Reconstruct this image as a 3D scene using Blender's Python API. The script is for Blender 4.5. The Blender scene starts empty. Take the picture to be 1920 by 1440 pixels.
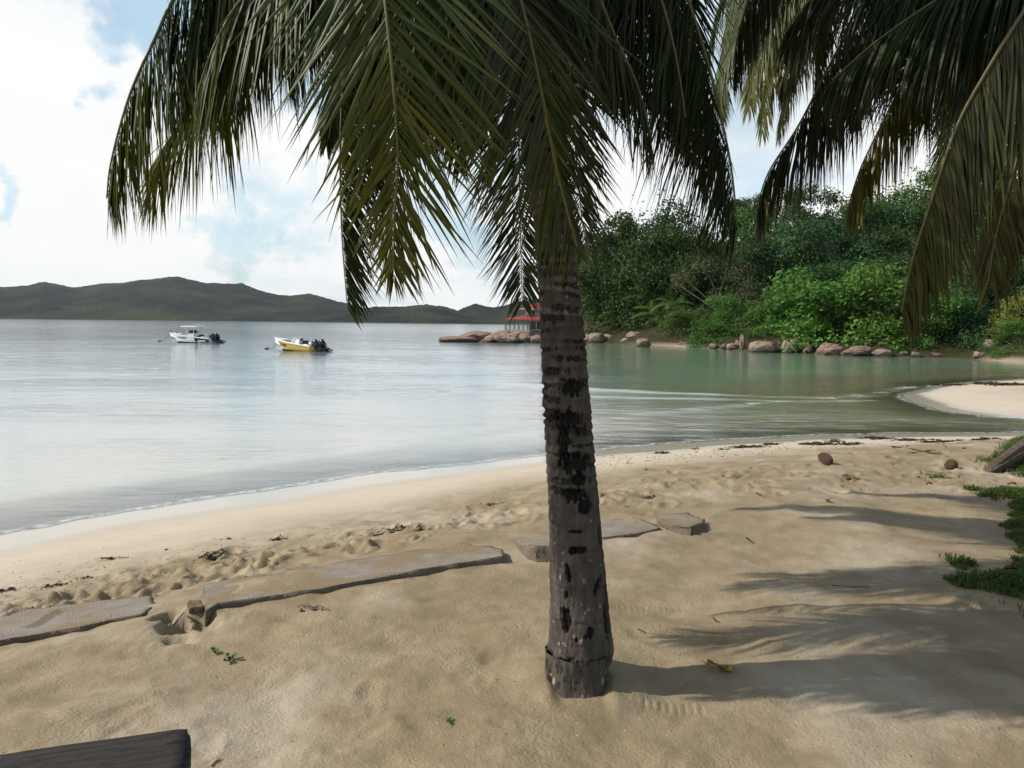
import bpy, bmesh, math, random
import numpy as np
from mathutils import Vector, Matrix, Euler

random.seed(7)
rng = np.random.default_rng(11)
R = math.radians
scene = bpy.context.scene
col = scene.collection

# ------------------------------------------------------------------ camera
FPX = 1478.0
EYE = 2.3
PITCH, ROLL = R(4.40), R(0.6)
camd = bpy.data.cameras.new("camera")
cam = bpy.data.objects.new("camera", camd)
col.objects.link(cam)
camd.sensor_width = 36.0
camd.lens = FPX / 1920 * 36.0
camd.clip_start = 0.05
camd.clip_end = 20000
CM = Matrix.Translation((0, 0, EYE)) @ (Matrix.Rotation(R(90) - PITCH, 4, 'X') @ Matrix.Rotation(ROLL, 4, 'Z'))
cam.matrix_world = CM
scene.camera = cam
CROT = CM.to_3x3()

def ray(px, py):
    return (CROT @ Vector(((px - 960) / FPX, (720 - py) / FPX, -1.0)))

def at_z(px, py, z=0.0):
    d = ray(px, py)
    t = (z - EYE) / d.z
    return Vector((d.x * t, d.y * t, z))

def at_y(px, py, y):
    d = ray(px, py)
    t = y / d.y
    return Vector((d.x * t, y, EYE + d.z * t))

# ------------------------------------------------------------------ numpy noise
def _hash(ix, iy, iz, seed):
    h = (ix.astype(np.int64) * 374761393 + iy.astype(np.int64) * 668265263 + iz.astype(np.int64) * 2147483647 + seed * 1274126177) & 0xFFFFFFFF
    h = ((h ^ (h >> 13)) * 1274126177) & 0xFFFFFFFF
    h = (h ^ (h >> 16)) & 0xFFFFFFFF
    return h.astype(np.float64) / 4294967295.0

def vnoise(x, y, z=None, seed=0):
    x = np.asarray(x, float); y = np.asarray(y, float)
    z = np.zeros_like(x) if z is None else np.asarray(z, float)
    x0, y0, z0 = np.floor(x), np.floor(y), np.floor(z)
    fx, fy, fz = x - x0, y - y0, z - z0
    fx = fx * fx * (3 - 2 * fx); fy = fy * fy * (3 - 2 * fy); fz = fz * fz * (3 - 2 * fz)
    r = 0
    for dz in (0, 1):
        wz = fz if dz else 1 - fz
        for dy in (0, 1):
            wy = fy if dy else 1 - fy
            for dx in (0, 1):
                wx = fx if dx else 1 - fx
                r = r + wx * wy * wz * _hash(x0 + dx, y0 + dy, z0 + dz, seed)
    return r * 2 - 1

def fbm(x, y, z=None, seed=0, oct=4, gain=0.5):
    s = 0; a = 1.0; n = 0; f = 1.0
    for o in range(oct):
        s = s + a * vnoise(np.asarray(x) * f, np.asarray(y) * f, None if z is None else np.asarray(z) * f, seed + o * 17)
        n += a; a *= gain; f *= 2.03
    return s / n

def sstep(a, b, x):
    t = np.clip((np.asarray(x, float) - a) / (b - a), 0, 1)
    return t * t * (3 - 2 * t)

def poly_sd(P, x, y):
    """signed distance to an open polyline; positive on its right-hand side"""
    x = np.asarray(x, float); y = np.asarray(y, float)
    best = np.full(x.shape, 1e18); sg = np.ones(x.shape)
    for (ax, ay), (bx, by) in zip(P[:-1], P[1:]):
        dx, dy = bx - ax, by - ay
        L = dx * dx + dy * dy
        t = np.clip(((x - ax) * dx + (y - ay) * dy) / L, 0, 1)
        ex, ey = x - (ax + t * dx), y - (ay + t * dy)
        d2 = ex * ex + ey * ey
        cr = dx * (y - ay) - dy * (x - ax)
        m = d2 < best - 1e-9
        best = np.where(m, d2, best); sg = np.where(m, np.where(cr < 0, 1.0, -1.0), sg)
    return np.sqrt(best) * sg

def poly_in(P, x, y):
    """signed distance to a closed polygon; positive inside"""
    x = np.asarray(x, float); y = np.asarray(y, float)
    best = np.full(x.shape, 1e18); ins = np.zeros(x.shape, bool)
    n = len(P)
    for i in range(n):
        ax, ay = P[i]; bx, by = P[(i + 1) % n]
        dx, dy = bx - ax, by - ay
        L = dx * dx + dy * dy + 1e-12
        t = np.clip(((x - ax) * dx + (y - ay) * dy) / L, 0, 1)
        best = np.minimum(best, (x - ax - t * dx) ** 2 + (y - ay - t * dy) ** 2)
        c = ((ay > y) != (by > y)) & (x < (bx - ax) * (y - ay) / (by - ay + 1e-12) + ax)
        ins ^= c
    return np.sqrt(best) * np.where(ins, 1, -1)

# ------------------------------------------------------------------ object helpers
def tag(o, label=None, cat=None, group=None, kind=None):
    if label: o['label'] = label
    if cat: o['category'] = cat
    if group: o['group'] = group
    if kind: o['kind'] = kind
    return o

def empty(name, loc=(0, 0, 0), rz=0.0):
    o = bpy.data.objects.new(name, None)
    o.empty_display_size = 0.2
    col.objects.link(o)
    o.location = loc
    o.rotation_euler = (0, 0, rz)
    return o

def mesh_obj(name, verts, faces, mat=None, parent=None, smooth=False, attrs=None):
    me = bpy.data.meshes.new(name)
    verts = np.asarray(verts, np.float32).reshape(-1, 3)
    if isinstance(faces, np.ndarray):
        k = faces.shape[1]; nf = len(faces)
        me.vertices.add(len(verts)); me.vertices.foreach_set("co", verts.ravel())
        me.loops.add(nf * k); me.loops.foreach_set("vertex_index", faces.astype(np.int32).ravel())
        me.polygons.add(nf)
        me.polygons.foreach_set("loop_start", np.arange(0, nf * k, k, dtype=np.int32))
        me.polygons.foreach_set("loop_total", np.full(nf, k, np.int32))
        me.update(calc_edges=True); me.validate()
    else:
        me.from_pydata([tuple(map(float, v)) for v in verts], [], faces)
        me.update()
    if smooth:
        me.polygons.foreach_set("use_smooth", np.ones(len(me.polygons), bool))
    for an, av in (attrs or {}).items():
        a = me.attributes.new(an, 'FLOAT', 'POINT')
        a.data.foreach_set("value", np.asarray(av, np.float32).ravel())
    if mat: me.materials.append(mat)
    o = bpy.data.objects.new(name, me)
    col.objects.link(o)
    if parent: o.parent = parent
    return o

def grid_faces(nr, nc, wrap=False):
    i = np.arange(nr - 1)[:, None]; j = np.arange(nc if wrap else nc - 1)[None, :]
    j2 = (j + 1) % nc
    return np.stack([i * nc + j, i * nc + j2, (i + 1) * nc + j2, (i + 1) * nc + j], -1).reshape(-1, 4)

class MB:
    """collects simple solids into one mesh"""
    def __init__(s): s.v = []; s.f = []
    def add(s, vs, fs):
        b = len(s.v)
        s.v += [tuple(v) for v in vs]
        s.f += [[b + i for i in f] for f in fs]
        return s
    def box(s, c, d, rot=None, taper=1.0):
        x, y, z = d[0] / 2, d[1] / 2, d[2] / 2
        vs = [Vector((sx * x * (taper if sz > 0 else 1), sy * y * (taper if sz > 0 else 1), sz * z)) for sz in (-1, 1) for sy in (-1, 1) for sx in (-1, 1)]
        if rot is not None: vs = [rot @ v for v in vs]
        vs = [v + Vector(c) for v in vs]
        return s.add(vs, [(0, 2, 3, 1), (4, 5, 7, 6), (0, 1, 5, 4), (2, 6, 7, 3), (0, 4, 6, 2), (1, 3, 7, 5)])
    def tube(s, pts, rad, n=8, cap=True):
        pts = [Vector(p) for p in pts]
        if not hasattr(rad, '__len__'): rad = [rad] * len(pts)
        vs = []; fs = []
        up = Vector((0, 0, 1))
        prev = None
        for i, p in enumerate(pts):
            t = (pts[min(i + 1, len(pts) - 1)] - pts[max(i - 1, 0)])
            t = t.normalized() if t.length > 1e-9 else Vector((0, 0, 1))
            if prev is None:
                a = t.cross(up if abs(t.z) < 0.9 else Vector((1, 0, 0))).normalized()
            else:
                a = (prev - t * prev.dot(t)).normalized()
            prev = a
            b = t.cross(a)
            for k in range(n):
                an = 2 * math.pi * k / n
                vs.append(p + (a * math.cos(an) + b * math.sin(an)) * rad[i])
        for i in range(len(pts) - 1):
            for k in range(n):
                k2 = (k + 1) % n
                fs.append((i * n + k, i * n + k2, (i + 1) * n + k2, (i + 1) * n + k))
        if cap:
            fs.append(tuple(range(n - 1, -1, -1)))
            fs.append(tuple((len(pts) - 1) * n + k for k in range(n)))
        return s.add(vs, fs)
    def ell(s, c, r, seg=12, rings=8, rot=None):
        vs = []; fs = []
        for i in range(rings + 1):
            th = math.pi * i / rings
            for k in range(seg):
                ph = 2 * math.pi * k / seg
                v = Vector((r[0] * math.sin(th) * math.cos(ph), r[1] * math.sin(th) * math.sin(ph), r[2] * math.cos(th)))
                if rot is not None: v = rot @ v
                vs.append(v + Vector(c))
        for i in range(rings):
            for k in range(seg):
                k2 = (k + 1) % seg
                fs.append((i * seg + k, (i + 1) * seg + k, (i + 1) * seg + k2, i * seg + k2))
        return s.add(vs, fs)
    def build(s, name, mat, parent=None, smooth=False, bevel=0.0):
        o = mesh_obj(name, s.v, s.f, mat, parent, smooth)
        bm = bmesh.new(); bm.from_mesh(o.data)
        bmesh.ops.remove_doubles(bm, verts=bm.verts, dist=1e-6)
        bmesh.ops.recalc_face_normals(bm, faces=bm.faces)
        if bevel > 0:
            bmesh.ops.bevel(bm, geom=[e for e in bm.edges if e.calc_face_angle(0) > 0.5], offset=bevel, segments=2, affect='EDGES', clamp_overlap=True)
        bm.to_mesh(o.data); bm.free()
        return o

# ------------------------------------------------------------------ material helpers
class NT:
    def __init__(s, name):
        s.m = bpy.data.materials.new(name); s.m.use_nodes = True
        s.t = s.m.node_tree; s.t.nodes.clear()
    def n(s, typ, **kw):
        nd = s.t.nodes.new(typ)
        for k, v in kw.items():
            if k.startswith('_'): setattr(nd, k[1:], v)
        for k, v in kw.items():
            if not k.startswith('_'):
                key = k.replace('__', ' ')
                s.put(nd, key, v)
        return nd
    def put(s, nd, key, v):
        sock = nd.inputs[int(key[1:])] if key[0] == 'i' and key[1:].isdigit() else nd.inputs[key]
        if isinstance(v, bpy.types.NodeSocket): s.t.links.new(v, sock)
        elif isinstance(v, bpy.types.Node): s.t.links.new(v.outputs[0], sock)
        else: sock.default_value = v
    def attr(s, name): return s.n('ShaderNodeAttribute', _attribute_name=name).outputs['Fac']
    def pos(s): return s.n('ShaderNodeNewGeometry').outputs['Position']
    def obj(s): return s.n('ShaderNodeTexCoord').outputs['Object']
    def map(s, v, sc=(1, 1, 1), rot=(0, 0, 0)):
        return s.n('ShaderNodeMapping', Vector=v, Scale=sc, Rotation=rot).outputs[0]
    def noise(s, v, scale, detail=4, rough=0.55, dist=0.0):
        return s.n('ShaderNodeTexNoise', Vector=v, Scale=scale, Detail=detail, Roughness=rough, Distortion=dist).outputs['Fac']
    def voro(s, v, scale, feat='F1', rnd=1.0):
        return s.n('ShaderNodeTexVoronoi', _feature=feat, Vector=v, Scale=scale, Randomness=rnd).outputs['Distance']
    def ramp(s, f, stops, interp='LINEAR'):
        nd = s.n('ShaderNodeValToRGB', Fac=f); cr = nd.color_ramp; cr.interpolation = interp
        while len(cr.elements) < len(stops): cr.elements.new(0.5)
        for e, (p, c) in zip(cr.elements, stops):
            e.position = p; e.color = (c, c, c, 1) if not hasattr(c, '__len__') else (*c[:3], 1)
        return nd.outputs[0]
    def mr(s, f, a, b, c=0.0, d=1.0):
        return s.n('ShaderNodeMapRange', i0=f, i1=a, i2=b, i3=c, i4=d).outputs[0]
    def math(s, op, a, b=0.0, clamp=False):
        return s.n('ShaderNodeMath', _operation=op, _use_clamp=clamp, i0=a, i1=b).outputs[0]
    def mix(s, f, a, b, blend='MIX'):
        nd = s.n('ShaderNodeMix', _data_type='RGBA', _blend_type=blend)
        s.put(nd, 'i0', f)
        for i, v in ((6, a), (7, b)):
            if isinstance(v, bpy.types.NodeSocket): s.t.links.new(v, nd.inputs[i])
            else: nd.inputs[i].default_value = (*v[:3], 1) if hasattr(v, '__len__') else (v, v, v, 1)
        return nd.outputs[2]
    def bump(s, h, dist, strength=1.0, normal=None):
        nd = s.n('ShaderNodeBump', Height=h, Distance=dist, Strength=strength)
        if normal is not None: s.put(nd, 'Normal', normal)
        return nd.outputs[0]
    def bsdf(s, color, rough=0.6, spec=0.5, normal=None, **kw):
        nd = s.n('ShaderNodeBsdfPrincipled')
        s.put(nd, 'Base Color', color if isinstance(color, bpy.types.NodeSocket) else (*color[:3], 1))
        s.put(nd, 'Roughness', rough); s.put(nd, 'Specular IOR Level', spec)
        if normal is not None: s.put(nd, 'Normal', normal)
        for k, v in kw.items(): s.put(nd, k.replace('__', ' '), v)
        return nd.outputs[0]
    def out(s, sh, disp=None):
        o = s.n('ShaderNodeOutputMaterial', Surface=sh)
        return s.m

def simple(name, c, rough=0.5, spec=0.5, var=0.12, scale=6.0, bumpd=0.0, **kw):
    t = NT(name)
    v = t.obj()
    f = t.noise(v, scale, 5)
    c2 = [max(0, x * (1 - var * 2)) for x in c]; c1 = [min(1, x * (1 + var)) for x in c]
    cc = t.mix(t.mr(f, 0.3, 0.7), c2, c1)
    nm = t.bump(t.noise(v, scale * 6, 4), bumpd) if bumpd > 0 else None
    return t.out(t.bsdf(cc, rough, spec, nm, **kw))
# ------------------------------------------------------------------ beach layout
def P2(pts, z=0.0): return [tuple(at_z(px, py, z)[:2]) for px, py in pts]
SHORE = P2([(-700, 1130), (-300, 1062), (0, 1003), (150, 975), (300, 953), (500, 922), (700, 890), (900, 866), (1030, 853), (1150, 842), (1300, 828), (1500, 818), (1700, 813), (1920, 812), (2300, 813)])
SHORE = [(-40.0, SHORE[0][1] - 14)] + SHORE + [(70.0, 30.0)]
BAR = P2([(1688, 739), (1760, 722), (1850, 715), (1925, 711), (2100, 706)]) + [(60, 48), (60, 24)] + P2([(2150, 800), (1925, 787), (1850, 781), (1770, 770), (1715, 754)])
CREST = P2([(-500, 1010), (-100, 955), (100, 926), (300, 900), (500, 873), (700, 846), (850, 818), (1020, 793), (1200, 775), (1380, 760)])
CREST2 = P2([(1000, 722), (1120, 731), (1250, 737), (1400, 742), (1560, 748), (1640, 741), (1720, 726)])
CREST3 = P2([(1050, 742), (1200, 746), (1330, 749), (1480, 752), (1600, 752)])
HOLE = at_z(322, 1172, 0.66)
BURROW = at_z(1838, 1128, 0.72)
TRUNK = at_z(1088, 1298, 0.70) + Vector((0, .125, 0))

_fp = []
_r = random.Random(5)
for k in range(420):                       # footprints and dents in the loose sand along the old wall
    px = _r.uniform(-100, 1900)
    wy = np.interp(px, [-100, 0, 400, 700, 1000, 1300, 1600, 1900], [1130, 1105, 1050, 1010, 960, 925, 895, 900])
    p = at_z(px, wy + _r.gauss(0, 24), 0.55)
    _fp.append((p.x, p.y, _r.uniform(0, 3.14), _r.uniform(0.06, 0.14), _r.uniform(0.012, 0.040)))
for k in range(70):
    p = at_z(_r.uniform(-50, 1900), _r.uniform(1180, 1430), 0.7)
    _fp.append((p.x, p.y, _r.uniform(0, 3.14), _r.uniform(0.05, 0.1), _r.uniform(0.002, 0.007)))

PITS = [(at_z(px, py, .66).x - HOLE.x, at_z(px, py, .66).y - HOLE.y, ra, rb, dp) for px, py, ra, rb, dp in ((304, 1146, .05, .10, .15), (314, 1166, .06, .10, .17), (338, 1170, .08, .09, .11), (362, 1160, .07, .09, .10), (326, 1194, .09, .05, .09), (384, 1170, .05, .06, .06))]
def dent(ex, ey, a, s, dep):
    ux = ex * math.cos(a) + ey * math.sin(a); uy = -ex * math.sin(a) + ey * math.cos(a)
    q = (ux / s) ** 2 + (uy / (s * 0.45)) ** 2
    return dep * (-np.exp(-q) + 0.55 * np.exp(-((np.sqrt(q) - 1.5) / 0.4) ** 2))

def H(x, y, fine=True):
    x = np.asarray(x, float); y = np.asarray(y, float)
    d = poly_sd(SHORE, x, y)
    d = d + 0.10 * fbm(x * 0.5, y * 0.5, seed=3, oct=3) * sstep(-3, 0, d) * (1 - sstep(2.0, 4, d))
    land = np.interp(d, [0, 0.6, 1.2, 3.0, 4.4, 5.1, 6, 9, 30, 60], [0, .025, .07, .29, .50, .64, .69, .70, .80, 1.0])
    sea = np.interp(d, [-400, -100, -40, -15, -6, -2, 0], [-7, -4.0, -2.0, -.85, -.42, -.13, 0])
    z = np.where(d > 0, land, sea)
    b = poly_in(BAR, x, y)
    zb = np.interp(b, [-14, -5, -1.5, 0, 2.5, 6, 12], [-2.5, -.4, -.09, 0, .16, .34, .5]) + 0.03 * fbm(x * 0.3, y * 0.3, seed=8, oct=2) * sstep(0, 3, b)
    k = 0.12
    z = np.where((d < 0.5) & (b > -13), np.maximum(z, zb), z)
    if not fine:
        return z
    loose = sstep(2.2, 3.4, d)
    plat = sstep(4.8, 5.8, d)
    z = z + loose * 0.050 * fbm(x * 1.1, y * 1.1, seed=21, oct=3)
    z = z + loose * (1 - 0.65 * plat) * 0.030 * fbm(x * 4.5, y * 6.5, seed=31, oct=3)
    z = z + loose * plat * (0.008 * fbm(x * 9, y * 9, seed=41, oct=3) + 0.014 * fbm(x * 3.2, y * 3.2, seed=43, oct=2))
    if x.ndim == 2 and x.shape[0] > 3:
        yr = y[:, 0]
        for fx, fy, a, s, dep in _fp:
            i0, i1 = np.searchsorted(yr, fy - .4), np.searchsorted(yr, fy + .4)
            if i1 <= i0: continue
            xs = x[i0:i1]
            j0 = max(0, int((xs < fx - .4).sum(1).min())); j1 = int((xs < fx + .4).sum(1).max()) + 1
            ex, ey = xs[:, j0:j1] - fx, y[i0:i1, j0:j1] - fy
            z[i0:i1, j0:j1] += dent(ex, ey, a, s, dep)
    elif x.size < 4:
        for fx, fy, a, s, dep in _fp:
            if abs(x.flat[0] - fx) < .4 and abs(y.flat[0] - fy) < .4: z = z + dent(x - fx, y - fy, a, s, dep)
    else:
        for fx, fy, a, s, dep in _fp:
            m = (np.abs(x - fx) < 0.4) & (np.abs(y - fy) < 0.4)
            if m.any(): z[m] += dent(x[m] - fx, y[m] - fy, a, s, dep)
    # washed-out hole in the gap of the old wall
    if (abs(x - HOLE.x) < .8).any():
        ux, uy = x - HOLE.x - .03, y - HOLE.y
        wx = ux + .05 * fbm(x * 7 + y * 3, y * 7 - x * 3, seed=56, oct=4); wy = uy + .05 * fbm(x * 6 - y * 4, y * 6 + x * 4, seed=57, oct=4)
        pit = 0
        for (ox, oy, ra, rb, dp) in PITS:
            pit = np.maximum(pit, dp * np.exp(-(((wx - ox) / ra) ** 2 + ((wy - oy) / rb) ** 2) ** 1.4))
        near = np.exp(-((ux * ux + uy * uy) / .06))
        z = z - pit + near * (0.028 * fbm(x * 26 + y * 9, y * 26 - x * 9, seed=55, oct=4) + .012)
    # crab burrow with a heap of dug sand
    q = ((x - BURROW.x) ** 2 + (y - BURROW.y) ** 2)
    z = z - 0.10 * np.exp(-q / 0.0045) + 0.02 * np.exp(-(np.sqrt(q) - 0.13) ** 2 / 0.003)
    # sand swept up against the palm foot
    q = np.sqrt((x - TRUNK.x) ** 2 + (y - TRUNK.y) ** 2)
    z = z + (0.012 + .040 * np.maximum(sstep(-.10, .02, y - TRUNK.y), sstep(.085, .15, np.abs(x - TRUNK.x)))) * np.exp(-((q - 0.15) / 0.16) ** 2)
    # short runs of tyre tread pressed into the sand
    for (tx, ty, L, W, ang) in TREADS:
        ca, sa = math.cos(ang), math.sin(ang)
        ux = (x - tx) * ca + (y - ty) * sa; uy = -(x - tx) * sa + (y - ty) * ca
        m = sstep(L, L * 0.75, np.abs(ux)) * sstep(W, W * 0.6, np.abs(uy))
        z = z + m * (0.006 * np.cos(ux * 2 * math.pi / 0.034 + 10 * np.abs(uy)) - 0.004)
    return z

_t1, _t2 = at_z(1262, 1318, .7), at_z(1215, 1132, .7)
TREADS = [(_t1.x, _t1.y, 0.17, 0.05, R(-8)), (_t2.x, _t2.y, 0.22, 0.05, R(2))]

# ------------------------------------------------------------------ beach mesh (one sheet, finer near the path)
ys = np.concatenate([np.array([-30, -18, -10, -5, -2.5, -1, -.4, 0, .3, .55]), np.exp(np.linspace(math.log(0.75), math.log(150), 760))])
us = np.linspace(-1, 1, 760); us = us * (0.62 + 0.38 * us ** 2)
W = np.sqrt((ys + 1.2) ** 2 + 4.5 ** 2); W[:10] = np.maximum(W[:10], np.array([45, 30, 20, 14, 9, 6.5, 5.5, 5, 5, 4.95]))
X = us[None, :] * W[:, None] * 1.05; Y = np.repeat(ys[:, None], len(us), 1)
Z = H(X, Y)
D = poly_sd(SHORE, X, Y); B = poly_in(BAR, X, Y)
LD = np.maximum(D, np.where(B > -20, B * 1.0, -99))
HF = H(X, Y, False)
wet = np.where(Z < 0.002, 1.0, 1 - sstep(0.02, 0.075, HF + 0.012 * fbm(X * 0.8, Y * 0.8, seed=77, oct=3)))
damp = 1 - sstep(0.10, 0.40, HF + 0.05 * fbm(X * 0.7, Y * 0.7, seed=78, oct=3))

TY, TU, TW, TZ = ys.copy(), us.copy(), W * 1.05, Z
def hz(x, y):
    """height of the built sand sheet"""
    i = min(max(int(np.searchsorted(TY, y)) - 1, 0), len(TY) - 2)
    f = min(max((y - TY[i]) / (TY[i + 1] - TY[i]), 0), 1)
    w_ = TW[i] * (1 - f) + TW[i + 1] * f
    u = min(max(x / w_, -1), 1)
    j = min(max(int(np.searchsorted(TU, u)) - 1, 0), len(TU) - 2)
    e = min(max((u - TU[j]) / (TU[j + 1] - TU[j]), 0), 1)
    return float((TZ[i, j] * (1 - e) + TZ[i, j + 1] * e) * (1 - f) + (TZ[i + 1, j] * (1 - e) + TZ[i + 1, j + 1] * e) * f)
def gnd(px, py):
    z = 0.5
    for k in range(14):
        p = at_z(px, py, z)
        z = 0.5 * z + 0.5 * hz(p.x, p.y)
    return at_z(px, py, z)

t = NT('sand')
p = t.pos()
big = t.noise(p, 0.9, 4, 0.6)
mid = t.noise(p, 3.2, 5, 0.6, 0.4)
fine = t.noise(p, 60, 4, 0.65)
grain = t.noise(p, 420, 2, 0.6)
c = t.mix(t.mr(mid, 0.32, 0.68), (0.222, 0.165, 0.095), (0.325, 0.252, 0.155))
c = t.mix(t.mr(big, 0.52, 0.68), c, (0.40, 0.33, 0.235))                       # drifts of paler, drier sand
c = t.mix(t.math('MULTIPLY', t.mr(fine, 0.60, 0.75), 0.45), c, (0.14, 0.10, 0.058))
c = t.mix(t.math('MULTIPLY', t.mr(grain, 0.55, 0.75), 0.35), c, (0.52, 0.43, 0.31))
c = t.mix(t.attr('damp'), c, t.mix(t.mr(mid, 0.3, 0.7), (0.50, 0.415, 0.305), (0.55, 0.465, 0.35)))
wetf = t.attr('wet')
c = t.mix(wetf, c, (0.47, 0.41, 0.32))
rough = t.mr(wetf, 0.0, 1.0, 0.85, 0.10)
pit = t.n('ShaderNodeTexVoronoi', _feature='SMOOTH_F1', Vector=p, Scale=62.0, Smoothness=0.35).outputs['Distance']
fine2 = t.noise(p, 16, 6, 0.7)
h = t.math('ADD', t.math('ADD', t.math('MULTIPLY', pit, t.mr(mid, .35, .65, -0.15, -0.6)), t.math('MULTIPLY', t.noise(p, 150, 3, .7), .5)), t.math('MULTIPLY', fine2, 1.1))
h = t.math('ADD', h, t.math('MULTIPLY', grain, 0.15))
dry = t.math('SUBTRACT', 1.0, t.attr('damp'), True)
nm = t.bump(h, 0.0068, t.mr(dry, 0.0, 1.0, 0.03, 1.0))
sand_mat = t.out(t.bsdf(c, rough, t.mr(wetf, 0, 1, 0.15, 0.6), nm))
o = mesh_obj('sand', np.stack([X, Y, Z], -1), grid_faces(len(ys), len(us)), sand_mat, smooth=True, attrs={'wet': wet, 'damp': damp})
tag(o, kind='structure', label='pale sand beach running down to the water', cat='sand')

# ------------------------------------------------------------------ sea
ys = np.concatenate([np.exp(np.linspace(math.log(5.0), math.log(140), 640)), np.exp(np.linspace(math.log(145), math.log(6000), 60))])
us = np.linspace(-1, 1, 520); us = us * (0.7 + 0.3 * us ** 2)
W = np.sqrt((ys + 1.0) ** 2 + 6 ** 2) * 1.25
X = us[None, :] * W[:, None]; Y = np.repeat(ys[:, None], len(us), 1)
def crest(P, amp, front, back):
    s = poly_sd(P, X, Y)
    fade = 0.55 + 0.45 * fbm(X * 0.35, Y * 0.35, seed=5, oct=2)
    return amp * fade * np.where(s > 0, np.exp(-(s / front) ** 2), np.exp(-(s / back) ** 2)) * (np.abs(s) < 12)
Zs = crest(CREST, 0.060, 0.42, 1.6) + crest(CREST2, 0.085, 0.35, 1.2) + crest(CREST3, 0.05, 0.3, .9)
s2 = poly_sd(CREST2, X, Y)
train = sstep(-16, -2, s2) * sstep(1.0, -1.0, s2) * (X > 0) * (X < 22)
Ds = poly_sd(SHORE, X, Y)
nearm = sstep(150, 30, Y)
Zs = Zs + nearm * 0.010 * fbm(X * 0.55, Y * 1.3, seed=90, oct=4) + nearm * 0.004 * fbm(X * 2.2, Y * 4.0, seed=93, oct=2)
lag = sstep(1.0, 4.0, X) * sstep(23, 17, Y) * sstep(-0.4, -2.0, Ds)       # wind-ruffled patch in the mouth of the lagoon
Zs = Zs + lag * 0.016 * fbm(X * 1.6 + Y * 0.6, Y * 4.2, seed=97, oct=3)
depth = Zs - np.where(Y < 145, H(X, Y, False), -7)
body = sstep(0.1, 1.3, depth); clear = .75 * (1 - sstep(0.0, 0.17, depth))
foam = sstep(0.010, 0.0, np.abs(depth - 0.008)) * 0.5 + np.exp(-(s2 / 0.22) ** 2) * sstep(8, 13, X) * 0.9 * sstep(-.3, .4, fbm(X * 1.5, Y * 3, seed=61))
t = NT('sea_water')
p = t.pos()
w1 = t.noise(t.map(p, (0.35, 0.9, 1)), 1.6, 5, 0.6)
w2 = t.noise(t.map(p, (0.6, 1.5, 1)), 7.0, 3, 0.55, 0.3)
w3 = t.noise(t.map(p, (0.05, 0.14, 1)), 1.0, 3, 0.5)
calm = t.mr(w3, 0.40, 0.62, 0.35, 1.0)
h = t.math('ADD', t.math('MULTIPLY', w1, 0.030), t.math('ADD', t.math('MULTIPLY', w2, 0.008), t.math('MULTIPLY', t.noise(t.map(p, (.8, 2.0, 1)), 22.0, 2, .5), 0.0022)))
nm = t.bump(t.math('MULTIPLY', h, calm), 1.0, 1.0)
deepc = t.mix(t.attr('body'), t.mix(t.attr('lagoon'), (0.45, 0.445, 0.38), (0.20, 0.185, 0.115)), t.mix(t.attr('lagoon'), (0.24, 0.31, 0.32), (0.20, 0.29, 0.195)))  # lagoon tint: green shallows, with the trees' reflection painted into the colour
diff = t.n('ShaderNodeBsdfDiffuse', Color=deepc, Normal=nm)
tr = t.n('ShaderNodeBsdfTransparent', Color=(0.93, 0.95, 0.90, 1))
bodysh = t.n('ShaderNodeMixShader', i0=t.attr('clear'), i1=diff, i2=tr)
fr = t.n('ShaderNodeFresnel', IOR=1.34, Normal=nm)
gl = t.n('ShaderNodeBsdfGlossy', Color=(0.97, 0.98, 1.0, 1), Roughness=t.attr('rough'), Normal=nm)
sh = t.n('ShaderNodeMixShader', i0=fr, i1=bodysh, i2=gl)
fo = t.n('ShaderNodeBsdfDiffuse', Color=(0.85, 0.85, 0.84, 1))
ff = t.math('MULTIPLY', t.attr('foam'), t.mr(t.noise(p, 9, 4, 0.7), 0.42, 0.60), True)
sh = t.n('ShaderNodeMixShader', i0=ff, i1=sh, i2=fo)
sea_mat = t.out(sh.outputs[0])
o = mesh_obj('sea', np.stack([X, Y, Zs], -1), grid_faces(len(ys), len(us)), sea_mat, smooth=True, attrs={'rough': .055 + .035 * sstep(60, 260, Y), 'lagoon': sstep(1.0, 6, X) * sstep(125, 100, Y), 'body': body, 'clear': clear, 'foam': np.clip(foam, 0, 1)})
tag(o, kind='structure', label='calm pale bay water', cat='sea')
# sea floor beyond the beach sheet
o = mesh_obj('seabed', [(-7600, -200, -7.4), (7600, -200, -7.4), (7600, 6200, -7.4), (-7600, 6200, -7.4)], [(0, 1, 2, 3)], sand_mat)
tag(o, kind='structure')
# ------------------------------------------------------------------ hills across the bay
t = NT('hill_scrub')
p = t.pos()
n1 = t.noise(p, 0.006, 6, 0.62); n2 = t.noise(p, 0.09, 4, 0.65); n3 = t.noise(p, 0.35, 3, 0.6)
c = t.mix(t.mr(n1, 0.44, 0.66), (0.010, 0.018, 0.012), (0.062, 0.078, 0.026))
c = t.mix(t.math('MULTIPLY', t.mr(n2, 0.45, 0.7), 0.6), c, (0.048, 0.044, 0.028))
c = t.mix(t.math('MULTIPLY', t.mr(n3, 0.5, 0.7), 0.6), c, (0.010, 0.018, 0.010))
hill_mat = t.out(t.bsdf(c, 0.95, 0.05, t.bump(t.math('ADD', n2, n3), 8.0, 1.0)))

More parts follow.
